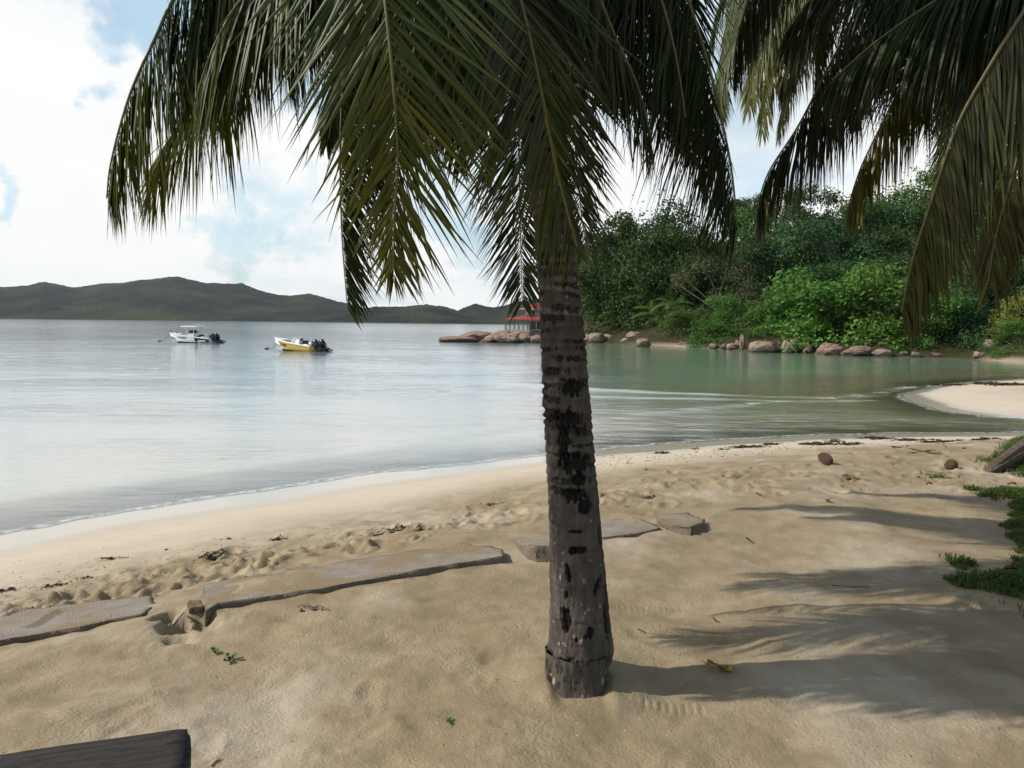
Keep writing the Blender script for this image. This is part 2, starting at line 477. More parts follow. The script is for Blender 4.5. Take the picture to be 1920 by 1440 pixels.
def ridge(name, prof, dist, thick, seed, label):
    """a range of hills: its shore at dist, its crest further back; prof gives the crest as bearing and height"""
    prof = [(at_y(px, py, dist + thick * 0.55)) for px, py in prof]
    bx = np.array([q.x / q.y for q in prof]); bz = np.array([max(q.z, 0.5) for q in prof])
    nu, nv = 420, 60
    u = np.linspace(bx[0], bx[-1], nu); v = np.linspace(0, 1, nv)
    U, V = np.meshgrid(u, v)
    crest_z = np.interp(U, bx, bz)
    rr = dist + thick * V + 0
    Xh = U * rr; Yh = rr + 0 * U
    s = np.where(V < 0.55, V / 0.55, 1 - (V - 0.55) / 0.45)
    prof_s = np.clip(s, 0, 1) ** 0.8
    sp = fbm(Xh / 160 + 7, Yh / 420, seed=seed, oct=3)
    Zh = crest_z * (prof_s * (1 + 0.75 * sp * (1 - prof_s)))
    can = fbm(Xh / 10, Yh / 16, seed=seed + 9, oct=2)
    Zh = Zh + 2.6 * can * np.clip(s * 8, 0, 1) + 1.6 * np.abs(vnoise(Xh / 4, Yh / 6, seed=seed + 5)) * np.clip(s * 8, 0, 1)
    end = np.clip(np.minimum((U - bx[0]), (bx[-1] - U)) / (0.02 * (bx[-1] - bx[0])), 0, 1)
    Zh = Zh - .3
    o = mesh_obj(name, np.stack([Xh, Yh, Zh], -1), grid_faces(nv, nu), hill_mat, smooth=True)
    return tag(o, kind='structure', label=label, cat='hills')

ridge('hills', [(-900, 560), (-500, 548), (-200, 530), (-60, 538), (0, 538), (30, 537), (55, 534), (82, 527), (105, 532), (140, 539), (190, 531), (225, 530), (265, 524), (300, 521), (333, 517), (355, 523), (385, 530), (420, 531), (455, 531), (490, 545), (520, 552), (545, 554), (580, 550), (605, 556), (630, 564), (650, 568), (690, 580), (740, 592), (790, 604)], 2400, 1300, 100, 'long dark scrub covered island across the bay')
ridge('hills', [(560, 608), (620, 596), (660, 584), (700, 575), (745, 575), (800, 571), (830, 574), (850, 580), (866, 586), (890, 597), (915, 607)], 1900, 700, 140, 'low dark hill behind the yellow boat')
ridge('hills', [(800, 609), (840, 592), (865, 579), (890, 569), (905, 572), (925, 577), (945, 573), (970, 566), (1005, 561), (1050, 556), (1110, 560), (1200, 575), (1350, 600)], 2000, 900, 180, 'pointed dark hill behind the red roofed building')

# ------------------------------------------------------------------ rocks
t = NT('granite')
p = t.obj(); g = t.pos()
n = t.noise(g, 1.3, 6, 0.65); n2 = t.noise(g, 9, 5, 0.7); n3 = t.noise(t.map(g, (1, 1, 0.25)), 2.2, 4, 0.6)
tint = t.n('ShaderNodeObjectInfo').outputs['Random']
base = t.mix(tint, (0.27, 0.155, 0.100), (0.34, 0.245, 0.18))
c = t.mix(t.mr(n, 0.38, 0.66), base, (0.23, 0.165, 0.125))
c = t.mix(t.math('MULTIPLY', t.mr(n3, 0.50, 0.66), 0.8), c, (0.20, 0.185, 0.17))
c = t.mix(t.math('MULTIPLY', t.mr(n2, 0.54, 0.66), 0.75), c, (0.07, 0.055, 0.045))
crk = t.n('ShaderNodeTexVoronoi', _feature='DISTANCE_TO_EDGE', Vector=t.map(g, (1, 1, .6), (.3, .5, 0)), Scale=.9).outputs['Distance']
c = t.mix(t.mr(crk, 0.03, 0.0, 0, .85), c, (0.035, 0.028, 0.022))
sep = t.n('ShaderNodeSeparateXYZ', Vector=g).outputs['Z']
c = t.mix(t.mr(t.math('ADD', sep, t.math('MULTIPLY', n, 0.5)), 0.35, 0.75, 0.85, 0.0), c, (0.045, 0.035, 0.026))   # tide stain
rock_mat = t.out(t.bsdf(c, 0.85, 0.25, t.bump(n2, 0.08, 1.0)))

def rock_mesh(name, seed, cuts=9, rough=0.16):
    bm = bmesh.new(); bmesh.ops.create_icosphere(bm, subdivisions=5, radius=1.0)
    rr = random.Random(seed)
    vs = np.array([v.co[:] for v in bm.verts])
    for k in range(cuts):                                     # flattened fracture faces
        nrm = np.array([rr.gauss(0, 1), rr.gauss(0, 1), rr.gauss(0, 0.8)]); nrm /= np.linalg.norm(nrm)
        d = rr.uniform(0.62, 0.9)
        ex = vs @ nrm - d
        vs = vs - np.where(ex > 0, ex * 0.85, 0)[:, None] * nrm
    q = vs * 1.7
    vs = vs * (1 + rough * fbm(q[:, 0], q[:, 1], q[:, 2], seed=seed, oct=4))[:, None]
    crack = np.abs(vnoise(vs[:, 0] * 1.6, vs[:, 1] * 1.6, vs[:, 2] * 2.6, seed=seed + 3))
    vs = vs * (1 - 0.07 * np.exp(-(crack / 0.06) ** 2))[:, None]
    q = vs * 5
    vs = vs * (1 + .035 * fbm(q[:, 0], q[:, 1], q[:, 2], seed=seed + 7, oct=3))[:, None]
    lo, hi = vs.min(0), vs.max(0); vs = (vs - (lo + hi) / 2) / ((hi - lo) / 2)
    for v, c_ in zip(bm.verts, vs): v.co = c_
    me = bpy.data.meshes.new(name); bm.to_mesh(me); bm.free()
    me.polygons.foreach_set("use_smooth", np.ones(len(me.polygons), bool))
    me.materials.append(rock_mat)
    return me
ROCKS = [rock_mesh('boulder', s, c_, r_) for s, c_, r_ in ((1, 7, .22), (2, 12, .24), (3, 18, .22), (4, 10, .30), (5, 5, .18), (6, 18, .28))]

def boulder(px, py, w, h, mesh, label, dd=0.0, group='granite boulders along the wooded shore', lean=0.0, name='boulder', z0=0.0):
    b = at_z(px, py, 0.0)
    y = b.y + dd
    s = y / FPX
    c_ = at_y(px, py, y)
    o = bpy.data.objects.new(name, ROCKS[mesh]); col.objects.link(o)
    hh = h * s * (1.12 if px > 1090 else .92)
    if px > 1530: w *= 1.25
    o.scale = (w * s * 0.52, w * s * 0.46, hh * 0.66)
    o.location = (c_.x, y + w * s * 0.3, c_.z + hh * 0.36)
    o.rotation_euler = (0, R(lean), random.uniform(-0.5, 0.5) + (mesh % 3) * 2.0)
    return tag(o, label, 'boulder', group)
GP = 'rocks of the low point'
boulder(862, 641, 92, 11, 4, 'dark flat wet rock at the seaward tip of the low point', group=GP)
boulder(900, 641, 84, 22, 0, 'long rounded brown rock under the leaning stake', group=GP)
boulder(928, 642, 66, 20, 3, 'slanting slab rock in front of the round rock below the veranda', group=GP, lean=-14)
boulder(955, 643, 58, 19, 5, 'split sloping slab at the water edge below the veranda posts', group=GP, lean=-16)
boulder(968, 638, 84, 22, 4, 'broad grey rock the veranda posts rise behind', 9, group=GP)
boulder(988, 642, 34, 19, 1, 'cracked brown boulder just left of the palm trunk base stones', group=GP)
boulder(1010, 643, 34, 16, 4, 'low rounded boulder half hidden behind the palm trunk', group=GP)
boulder(1103, 642, 26, 14, 1, 'small brown boulder touching the right edge of the palm trunk')
boulder(1120, 643, 34, 17, 4, 'smooth pinkish dome boulder under the grey egg shaped boulder')
boulder(1135, 633, 29, 23, 4, 'grey egg shaped boulder perched above the pinkish domes', 4)
boulder(1142, 643, 30, 15, 0, 'pale pink boulder at the waterline right of the perched grey one')
boulder(1166, 640, 30, 12, 3, 'low grey brown boulder between two larger pink domes', 2)
boulder(1192, 629, 26, 26, 1, 'dark upright boulder standing back among the shrubs', 5, lean=10)
boulder(1194, 645, 40, 21, 4, 'largest smooth pink dome boulder before the dark upright one')
boulder(1176, 645, 24, 10, 0, 'low tan boulder leaning on the largest smooth dome')
boulder(1208, 650, 30, 14, 4, 'tan dome boulder standing furthest out in the water')
boulder(1228, 646, 14, 7, 2, 'small brown stone right of the outermost tan dome')
boulder(1243, 647, 20, 5, 1, 'low flat brown stone beside the narrow sand strip')
boulder(1266, 648, 20, 14, 0, 'orange pointed boulder at the end of the narrow sand strip')
boulder(1285, 650, 24, 8, 2, 'low broken brown rock right of the orange pointed boulder')
boulder(1305, 650, 20, 8, 5, 'low jagged brown rock under the olive tree')
boulder(1340, 654, 18, 9, 2, 'dark angular stone left of the pale chipped stone')
boulder(1358, 655, 16, 9, 3, 'brown leaning stone beside the pale chipped stone')
boulder(1375, 656, 22, 11, 5, 'pale chipped angular stone before the tall granite cliff')
boulder(1393, 657, 11, 28, 2, 'narrow red pillar rock on the left side of the cliff')
boulder(1385, 656, 14, 16, 1, 'rounded red boulder left of the narrow pillar rock')
boulder(1424, 645, 62, 34, 1, 'tall grey granite face half covered by dry brush', 3)
boulder(1411, 654, 26, 18, 2, 'pale pink block wedged under the tall granite face')
boulder(1436, 661, 56, 19, 4, 'broad orange dome rock sloping into the lagoon')
boulder(1468, 648, 16, 11, 1, 'small pale boulder above the cleft beside the orange dome', 2)
boulder(1480, 662, 26, 20, 2, 'pointed red boulder split from its neighbour by a cleft')
boulder(1494, 661, 20, 27, 5, 'leaning red slab rock right of the cleft', lean=12)
boulder(1468, 661, 9, 12, 3, 'small red stone in the shade left of the cleft')
boulder(1518, 663, 12, 17, 2, 'narrow orange upright stone at the edge of the dark shade')
boulder(1510, 663, 8, 8, 0, 'small orange stone left of the narrow upright one')
boulder(1568, 666, 44, 20, 1, 'dark reddish rock in shade below the bright almond trees')
boulder(1615, 668, 50, 17, 3, 'dark low rock in shade right of the reddish one')
boulder(1660, 669, 30, 13, 0, 'dark rock in shade under the hanging frond tips')
boulder(1697, 669, 14, 9, 4, 'small dim brown stone left of the other shaded stone')
boulder(1721, 670, 16, 9, 2, 'small lit brown stone on the shaded bank')
boulder(1760, 670, 26, 8, 1, 'low dark stone on the shaded bank')
boulder(1815, 664, 16, 14, 4, 'dim rounded stone inside the deep shade', 2)
boulder(1842, 674, 22, 13, 2, 'brown blocky stone left of the big faceted boulder')
boulder(1876, 673, 46, 32, 2, 'big faceted boulder with one pale sunlit face', lean=-8)
boulder(1902, 672, 22, 16, 1, 'dark boulder right of the big faceted one', 1)
boulder(1918, 677, 26, 9, 4, 'low brown stone at the right edge by the far sand')

# stake standing on the point
s = at_y(894, 633, 103.5)
MB().tube([(s.x, s.y, s.z - .5), (s.x - .01, s.y, s.z + .15), (s.x - .07, s.y, s.z + .55), (s.x - .14, s.y, s.z + .85)], [.10, .09, .08, .05], 7).build('stake', simple('old_wood_dark', (.05, .04, .035), .9, .1))
tag(bpy.data.objects['stake'], 'short dark stake leaning on the long rounded rock of the point', 'stake')

# ------------------------------------------------------------------ red roofed veranda building on the point
BY = 188.0
def bp(px, py, y=BY): return at_y(px, py, y)
S = BY / FPX
red = NT('red_roof'); v = red.pos()
wv = red.n('ShaderNodeTexWave', Vector=v, Scale=2.2, Distortion=0.3).outputs['Fac']
red_mat = red.out(red.bsdf(red.mix(red.noise(v, 0.7, 4), (0.30, 0.045, 0.04), (0.42, 0.09, 0.075)), 0.6, 0.3, red.bump(wv, 0.05)))
wall_mat = simple('painted_wall', (0.46, 0.42, 0.38), .8, .2)
base_mat = simple('stone_base', (0.13, 0.12, 0.105), .9, .2, .25)
post_mat = simple('post_wood', (0.22, 0.19, 0.16), .7, .2)
dark_glass = simple('dark_glass', (0.02, 0.022, 0.025), .12, .6)
white_trim = simple('white_trim', (0.75, 0.74, 0.72), .5, .3)
O = bp(945, 619)
root = empty('veranda_building', (O.x, O.y, O.z))
tag(root, 'two tier red roofed building with open veranda on the rocky point', 'building')
Wd, Dp = 19.0, 14.0
h1 = 18.5 * S                                   # floor to eave
fl = MB().box((Wd / 2 + .2, Dp / 2, -1.6), (Wd, Dp, 3.2)); fl.build('stone_base', base_mat, root)
# lower hip roof
def hip(cx, cy, w, d, z0, rise, inset_w, inset_d, th=0.25):
    m = MB()
    a = [(cx - w / 2, cy - d / 2), (cx + w / 2, cy - d / 2), (cx + w / 2, cy + d / 2), (cx - w / 2, cy + d / 2)]
    b = [(cx - w / 2 + inset_w, cy - d / 2 + inset_d), (cx + w / 2 - inset_w, cy - d / 2 + inset_d), (cx + w / 2 - inset_w, cy + d / 2 - inset_d), (cx - w / 2 + inset_w, cy + d / 2 - inset_d)]
    vs = [(x, y, z0) for x, y in a] + [(x, y, z0 + th) for x, y in a] + [(x, y, z0 + th + rise) for x, y in b]
    m.add(vs, [(3, 2, 1, 0), (0, 1, 5, 4), (1, 2, 6, 5), (2, 3, 7, 6), (3, 0, 4, 7), (4, 5, 9, 8), (5, 6, 10, 9), (6, 7, 11, 10), (7, 4, 8, 11), (8, 9, 10, 11)])
    return m
hip(Wd / 2, Dp / 2, Wd + .8, Dp + .8, h1, 0.95, 5.0, 4.4).build('lower_roof', red_mat, root)
z2 = h1 + 1.15
uw = MB().box((Wd / 2 + .3, Dp / 2, z2 + .75), (9.2, 5.4, 1.5)); uw.build('upper_wall', wall_mat, root)
for k in range(7):
    MB().box((Wd / 2 + .3 - 4.0 + k * 1.33, Dp / 2 - 2.73, z2 + .75), (0.55, 0.08, 1.1)).build('upper_window', white_trim if k % 2 == 0 else dark_glass, root)
hip(Wd / 2 + .3, Dp / 2, 12.2, 8.2, z2 + 1.5, 1.7, 5.2, 3.6).build('upper_roof', red_mat, root)
fas = MB().box((Wd / 2 + .3, Dp / 2 - 4.13, z2 + 1.6), (12.2, .06, .22)); fas.build('fascia', white_trim, root)
for k in range(6):
    MB().box((.35 + k * 1.05, .25, h1 / 2), (.26, .26, h1)).build('post', post_mat, root)
for k in range(4):
    MB().box((.35, 3.2 + k * 3.2, h1 / 2), (.26, .26, h1)).build('post', post_mat, root)
rl = MB().box((2.9, .25, .95), (5.0, .06, .07)).box((2.9, .25, .5), (5.0, .05, .05)).box((.35, Dp / 2, .95), (.06, Dp - 1, .07))
for k in range(20): rl.box((.5 + k * .25, .25, .48), (.04, .04, .9))
rl.build('railing', white_trim, root)
room = MB().box((12.4, 6.9, h1 / 2), (12.6, 12.5, h1 - .01)); room.build('inner_wall', wall_mat, root)
for k in range(8):
    w_ = MB().box((6.9 + k * 1.55, .62, 1.25), (1.3, .06, 1.9)).build('window', dark_glass, root)
    MB().box((6.9 + k * 1.55 - .72, .58, 1.25), (.13, .08, 2.1)).build('frame', wall_mat, w_)
for k in range(4):
    w_ = MB().box((6.07, 1.9 + k * 2.9, 1.25), (.06, 1.6, 1.9)).build('window', dark_glass, root)

# ------------------------------------------------------------------ boats
hull_white = simple('gelcoat_white', (0.62, 0.65, 0.60), .3, .5, .05)
hull_yellow = simple('gelcoat_yellow', (0.42, 0.29, 0.045), .35, .5, .08)
gun_white = simple('gelcoat_bright', (0.80, 0.80, 0.78), .3, .5, .03)
black_hull = simple('antifoul_black', (0.012, 0.012, 0.014), .6, .3)
engine_mat = simple('engine_black', (0.012, 0.013, 0.016), .25, .5)
steel = simple('steel_tube', (0.55, 0.56, 0.57), .3, .6)
seat_mat = simple('seat_dark', (0.03, 0.03, 0.035), .7, .3)
teal = simple('teal_vinyl', (0.015, 0.09, 0.11), .4, .4)
brown_ink = simple('brown_vinyl', (0.06, 0.035, 0.004), .4, .4)
tinted = simple('tinted_screen', (0.01, 0.012, 0.015), .1, .6)
rope_mat = simple('rope_grey', (0.16, 0.16, 0.15), .9, .1)

def hull_grid(L, beam, fb_bow, fb_st, n=26):
    """half stations: keel, chine, sheer; x=0 bow tip, x=L transom"""
    st = []
    for i in range(n):
        u = i / (n - 1)
        b = beam / 2 * min(1, (1 - (1 - min(u / .62, 1)) ** 2.2)) * (1 - .06 * max(0, u - .7) / .3)
        sheer = fb_st + (fb_bow - fb_st) * (1 - u) ** 1.15
        rake = 0.95 * (1 - u) ** 3
        keelx = u * L
        zk = -.32 + .42 * (1 - u) ** 4
        st.append((u, b, sheer, zk))
    return st

def boat(name, label, L, beam, fb_bow, fb_st, hullm, stern_black, loc, rz):
    root = empty(name, loc, rz); tag(root, label, 'boat')
    st = hull_grid(L, beam, fb_bow, fb_st)
    n = len(st)
    prof = [0.0, .18, .40, .62, .82, 1.0]
    V = []
    for (u, b, sh, zk) in st:
        ring = []
        for q in prof:
            z = zk + (sh - zk) * q
            wid = b * (min(1, (q / .40)) ** .8 * .86 + .14 * q) if q > 0 else 0
            x = u * L + (1 - q) * (1 - u) ** 2.2 * L * .17
            ring.append((x, wid, z))
        V.append(ring)
    m = MB(); vs = []; fs = []
    K = len(prof) * 2 - 1
    for ring in V:
        row = [(x, -w, z) for x, w, z in reversed(ring)] + [(x, w, z) for x, w, z in ring[1:]]
        vs += row
    for i in range(n - 1):
        for k in range(K - 1):
            fs.append((i * K + k, i * K + k + 1, (i + 1) * K + k + 1, (i + 1) * K + k))
    fs.append(tuple((n - 1) * K + k for k in range(K)))
    m.add(vs, fs); hl = m.build('hull', hullm, root, True)
    # painted boot line along the waterline, a raised strip of its own
    m = MB()
    for sgn in (-1, 1):
        vs = []; fs = []
        for i, ring in enumerate(V):
            for zz in (-.12, .075):
                z = zz
                for (x0, w0, z0), (x1, w1, z1) in zip(ring[:-1], ring[1:]):
                    if z0 <= z <= z1 or (x1, w1, z1) == ring[-1]:
                        f = max(0, min(1, (z - z0) / (z1 - z0 + 1e-9))); break
                if z < ring[0][2]: x0, w0 = ring[0][0], ring[0][1]; x1, w1 = x0, w0; f = 0
                vs.append((x0 + (x1 - x0) * f, sgn * (w0 + (w1 - w0) * f + .012), z))
        for i in range(n - 1): fs.append((2 * i, 2 * i + 1, 2 * i + 3, 2 * i + 2))
        m.add(vs, fs)
    m.build('boot_stripe', black_hull, root)
    # gunwale: cap strip with inner coaming, and the cockpit sole
    m = MB(); vs = []; fs = []
    for sgn in (-1, 1):
        b0 = len(vs)
        for (u, b, sh, zk) in st:
            x = u * L
            bi = max(b - .14, b * .25)
            vs += [(x, sgn * (b + .035), sh - .04), (x, sgn * (b + .035), sh + .02), (x, sgn * bi, sh + .025), (x, sgn * bi, sh - .40)]
        for i in range(n - 1):
            for k in range(3):
                a = b0 + i * 4 + k
                fs.append((a, a + 1, a + 5, a + 4))
    m.add(vs, fs)
    m.box((.04, 0, st[0][2] + .02), (.22, .18, .07))
    fd = MB(); vs = []; fs = []
    for i, (u, b, sh, zk) in enumerate(st):
        if u <= .24: vs += [(u * L, -(b - .02), sh + .03), (u * L, b - .02, sh + .03)]
    for i in range(len(vs) // 2 - 1): fs.append((2 * i, 2 * i + 1, 2 * i + 3, 2 * i + 2))
    m.add(vs, fs)
    m.build('gunwale', gun_white, root)
    m = MB(); vs = []; fs = []
    for (u, b, sh, zk) in st: vs += [(u * L, -b * .93, .16), (u * L, b * .93, .16)]
    for i in range(n - 1): fs.append((2 * i, 2 * i + 1, 2 * i + 3, 2 * i + 2))
    m.add(vs, fs); m.build('cockpit_floor', gun_white, root)
    if stern_black:
        for sgn in (-1, 1):
            m = MB()
            vs = []; fs = []
            idx = [i for i in range(n) if st[i][0] > .66]
            for j, i in enumerate(idx):
                ring = V[i]; u = st[i][0]
                lo = .04 + (.0 if u > .74 else (.74 - u) * 3.5)
                for z in (lo, max(lo + .02, st[i][2] - .10)):
                    for (x0, w0, z0), (x1, w1, z1) in zip(ring[:-1], ring[1:]):
                        if z0 <= z <= z1: f = (z - z0) / (z1 - z0 + 1e-9); break
                    vs.append((x0 + (x1 - x0) * f, sgn * (w0 + (w1 - w0) * f + .02), z))
            for j in range(len(idx) - 1): fs.append((2 * j, 2 * j + 1, 2 * j + 3, 2 * j + 2))
            m.add(vs, fs)
            m.build('black_graphic', black_hull, root)
    return root, st, V

def lettering(root, V, L, txt, size, x0, z0, mat, slope=0.0, shear=0.0):
    """letters laid on the curve of the hull side that faces the beach"""
    c = bpy.data.curves.new('lettering', 'FONT'); c.body = txt; c.size = size; c.shear = shear; c.offset = 0.010
    tmp = bpy.data.objects.new('lettering_tmp', c); col.objects.link(tmp)
    bpy.context.view_layer.update()
    me = bpy.data.meshes.new_from_object(tmp.evaluated_get(bpy.context.evaluated_depsgraph_get()))
    bpy.data.objects.remove(tmp); bpy.data.curves.remove(c)
    bm = bmesh.new(); bm.from_mesh(me)
    bmesh.ops.triangulate(bm, faces=bm.faces)
    bmesh.ops.subdivide_edges(bm, edges=[e for e in bm.edges if e.calc_length() > .12], cuts=2)
    def half(x, z):
        out = []
        for ring in V:
            w, xx = ring[0][1], ring[0][0]
            for (xa, wa, za), (xb, wb_, zb) in zip(ring[:-1], ring[1:]):
                if za <= z <= zb:
                    f = (z - za) / (zb - za + 1e-9); w = wa + (wb_ - wa) * f; xx = xa + (xb - xa) * f; break
                w, xx = wb_, xb
            out.append((xx, w))
        return float(np.interp(x, [q[0] for q in out], [q[1] for q in out]))
    for v in bm.verts:
        x = x0 + v.co.x; z = z0 + v.co.y + slope * v.co.x
        v.co = (x, -(half(x, z) + .022), z)
    bm.to_mesh(me); bm.free()
    me.materials.clear(); me.materials.append(mat)
    o = bpy.data.objects.new('lettering', me); col.objects.link(o); o.parent = root
    return o

def outboard(root, x, y, z, tilt, sc=1.0):
    """engine tilted up at the transom"""
    Rm = Matrix.Rotation(tilt, 3, 'Y')
    def T(v): return Vector((x, y, z)) + Rm @ (Vector(v) * sc)
    rings = [(-.05, .30, .19, .0), (.10, .33, .22, .02), (.32, .35, .23, .04), (.52, .33, .21, .05), (.64, .24, .15, .04), (.68, .10, .07, .03)]
    m = MB(); vs = []; fs = []; N = 14
    for (zz, rx, ry, ox) in rings:
        for k in range(N):
            a = 2 * math.pi * k / N
            cx, cy = math.cos(a), math.sin(a)
            vs.append(T((ox + rx * math.copysign(abs(cx) ** .75, cx), ry * math.copysign(abs(cy) ** .75, cy), zz)))
    for i in range(len(rings) - 1):
        for k in range(N): fs.append((i * N + k, i * N + (k + 1) % N, (i + 1) * N + (k + 1) % N, (i + 1) * N + k))
    fs.append(tuple(range(N - 1, -1, -1))); fs.append(tuple((len(rings) - 1) * N + k for k in range(N)))
    e = m.add(vs, fs).build('outboard_engine', engine_mat, root, True)
    m = MB()
    def seg(a, b, ra, rb): m.tube([T(a), T(b)], [ra * sc, rb * sc], 8)
    seg((0, 0, 0), (.02, 0, -.75), .13, .09)
    seg((-.12, 0, -.02), (-.2, 0, -.35), .10, .08)
    m.ell(T((.05, 0, -.88)), (.28 * sc, .075 * sc, .075 * sc), rot=Rm)
    m.box(T((.08, 0, -.62)), (.5 * sc, .26 * sc, .03 * sc), Rm)
    m.box(T((.0, 0, -1.02)), (.22 * sc, .025 * sc, .24 * sc), Rm)
    m.build('drive_leg', engine_mat, e)
    m = MB()
    for k in range(3):
        q = Rm @ Matrix.Rotation(2 * math.pi * k / 3, 3, 'X')
        m.box(T((.36, 0, -.88)) + q @ Vector((0, 0, .10 * sc)), (.03 * sc, .11 * sc, .18 * sc), q @ Matrix.Rotation(.5, 3, 'Z'))
    m.build('propeller', engine_mat, e)
    return e

# white boat with a T-top
wb = at_z(321, 641.5, 0.0); we = at_z(396, 643.0, 0.0)
Lw = 6.1
WS = .88
rzw = math.atan2(we.y - wb.y, we.x - wb.x)
bow = at_y(314, 624, wb.y); 
rt, st, V = boat('fishing_boat', 'white centre console boat with canopy roof and black engines', Lw, 2.2, 1.10, .52, hull_white, True, (bow.x + .15, wb.y + .3, 0), rzw)
MB().box((3.25, 0, .62), (.85, .95, .95), taper=.9).build('console', gun_white, rt, bevel=.05)
MB().box((3.02, 0, 1.26), (.06, .84, .40), Matrix.Rotation(R(20), 3, 'Y')).box((3.28, -.42, 1.24), (.5, .03, .34)).box((3.28, .42, 1.24), (.5, .03, .34)).build('windscreen', tinted, rt)
MB().box((3.2, 0, 1.86), (2.2, 1.65, .09)).box((3.2, 0, 1.915), (1.9, 1.4, .04)).build('canopy_roof', gun_white, rt, bevel=.03)
for sx, tx in ((2.85, 2.75), (3.75, 3.85)):
    for sy in (-.62, .62): MB().tube([(sx, sy, .2), (sx, sy, 1.1), (tx, sy * 1.0, 1.83)], .035, 6).build('canopy_leg', steel, rt)
MB().box((4.15, 0, .50), (.55, .85, .45)).box((4.32, 0, .80), (.12, .85, .28)).build('seat', seat_mat, rt, bevel=.05)
MB().box((4.95, 0, .56), (.4, 1.5, .30)).box((4.75, .62, .75), (.18, .2, .14)).box((5.1, .62, .75), (.18, .2, .14)).build('stern_bench', gun_white, rt, bevel=.03)
MB().tube([(1.35, -.55, 1.0), (1.33, -.55, 1.25)], .03, 6).build('deck_cleat', seat_mat, rt)
MB().tube([(1.35, .55, 1.0), (1.33, .55, 1.25)], .03, 6).build('deck_cleat', seat_mat, rt)
MB().tube([(.25, 0, 1.10), (.1, 0, 1.28), (.0, 0, 1.3)], .05, 6).build('anchor_roller', seat_mat, rt)
for ax, ay, hgt in ((4.2, -.5, 1.0), (4.25, .5, 1.1), (3.9, .2, .5)): MB().tube([(ax - .35, ay, 1.88), (ax + .15, ay * 1.1, 1.88 + hgt * .35)], .012, 5).build('rod', steel, rt)
MB().tube([(4.15, -.78, .55), (4.3, -.78, 1.25), (4.55, -.78, 1.5)], .02, 5).build('rod', steel, rt)
for sy in (-.38, .38): outboard(rt, Lw + .20, sy, .52, R(-50), 1.0)
lettering(rt, V, Lw, 'Cristalladis', .34, 1.55, .50, teal, -.035, .2)
lettering(rt, V, Lw, 'Yamaha', .24, 4.85, .17, gun_white, -.0, .2)
# yellow boat
wb = at_z(522, 656, 0.0); we = at_z(592, 658.5, 0.0)
Ly = 4.9
rzy = math.atan2(we.y - wb.y, we.x - wb.x) - R(3)
bow = at_y(514, 635, wb.y)
ry, st, V = boat('motor_boat', 'yellow open motor boat with white rim and two tilted black engines', Ly, 1.95, .95, .42, hull_yellow, False, (bow.x + .05, wb.y + .2, 0), rzy)
MB().box((2.85, 0, .52), (.55, .75, .72), taper=.85).build('console', gun_white, ry, bevel=.05)
MB().box((2.42, 0, .84), (.04, .7, .58), Matrix.Rotation(R(42), 3, 'Y')).build('windscreen', gun_white, ry)
MB().tube([(3.10, -.15, .84), (3.20, -.15, .94)], .09, 8).tube([(3.0, -.15, .72), (3.12, -.15, .86)], .03, 6).build('steering_wheel', seat_mat, ry)
MB().box((3.42, 0, .58), (.10, .6, .46)).box((3.3, 0, .40), (.3, .6, .12)).build('seat', seat_mat, ry, bevel=.03)
MB().box((4.1, 0, .42), (.5, 1.4, .25)).build('stern_bench', gun_white, ry, bevel=.03)
for sy in (-.34, .34): outboard(ry, Ly + .14, sy, .40, R(-50), .88)
lettering(ry, V, Ly, 'Louago', .36, 1.25, .42, brown_ink, -.06, .1)
# mooring lines with their floats
def mooring(p0, p1, label, flabel):
    p0, p1 = Vector(p0), Vector(p1)
    pts = []
    for k in range(9):
        f = k / 8; q = p0.lerp(p1, f); q.z -= .28 * math.sin(math.pi * f) * (1 if p0.z > .3 else 0); pts.append(q)
    tag(MB().tube(pts, .022, 6).build('mooring_line', rope_mat), label, 'rope')
    tag(MB().ell(p1 + Vector((0, 0, .03)), (.20, .12, .09)).tube([p1 + Vector((.12, 0, .05)), p1 + Vector((.28, 0, .12))], .025, 6).build('mooring_float', simple('float_dark', (.05, .06, .065), .5), None, True), flabel, 'float')
rt.scale = (WS, WS, WS)
M1 = Matrix.Translation(rt.location) @ Matrix.Rotation(rzw, 4, 'Z') @ Matrix.Scale(WS, 4); M2 = Matrix.Translation(ry.location) @ Matrix.Rotation(rzy, 4, 'Z')
f1 = at_z(299, 637.5, 0); f2 = at_z(500, 650.5, 0)
f1 = at_y(299, 637, rt.location.y + 1); f1.z = .02; f2 = at_y(500, 650, ry.location.y + 1); f2.z = .02
mooring(M1 @ Vector((.02, 0, 1.02)), f1, 'thin mooring line from the white boat bow', 'small dark float off the white boat bow')
mooring(M2 @ Vector((.2, 0, .72)), f2, 'thin mooring line from the yellow boat bow', 'small dark float off the yellow boat bow')
# ------------------------------------------------------------------ wooded slope behind the lagoon
FSH = P2([(1020, 642), (1090, 642), (1130, 643), (1180, 646), (1230, 648), (1300, 651), (1380, 656), (1440, 660), (1500, 662), (1640, 668), (1800, 671), (1850, 675), (1925, 680)]) + [(48, 40), (75, 30)]
FSH = [(4.0, 112.0)] + FSH
def slope_h(x, y):
    d = -poly_sd(FSH, x, y)
    base = np.interp(d, [-12, -1.0, 0, 1.2, 4, 10, 25, 45, 80, 150], [-2.2, -.15, .05, .8, 1.9, 4.4, 10.0, 15.5, 20, 22])
    return base + 0.5 * fbm(np.asarray(x) * .15, np.asarray(y) * .15, seed=17, oct=3) * sstep(1, 6, d)
gx = np.linspace(0, 190, 240); gy = np.linspace(22, 260, 260)
GX, GY = np.meshgrid(gx, gy)
GZ = slope_h(GX, GY)
GZ = np.where(GX < 9, np.minimum(GZ, -1 + 0 * GZ + 1.2 * sstep(4, 9, GX)), GZ)
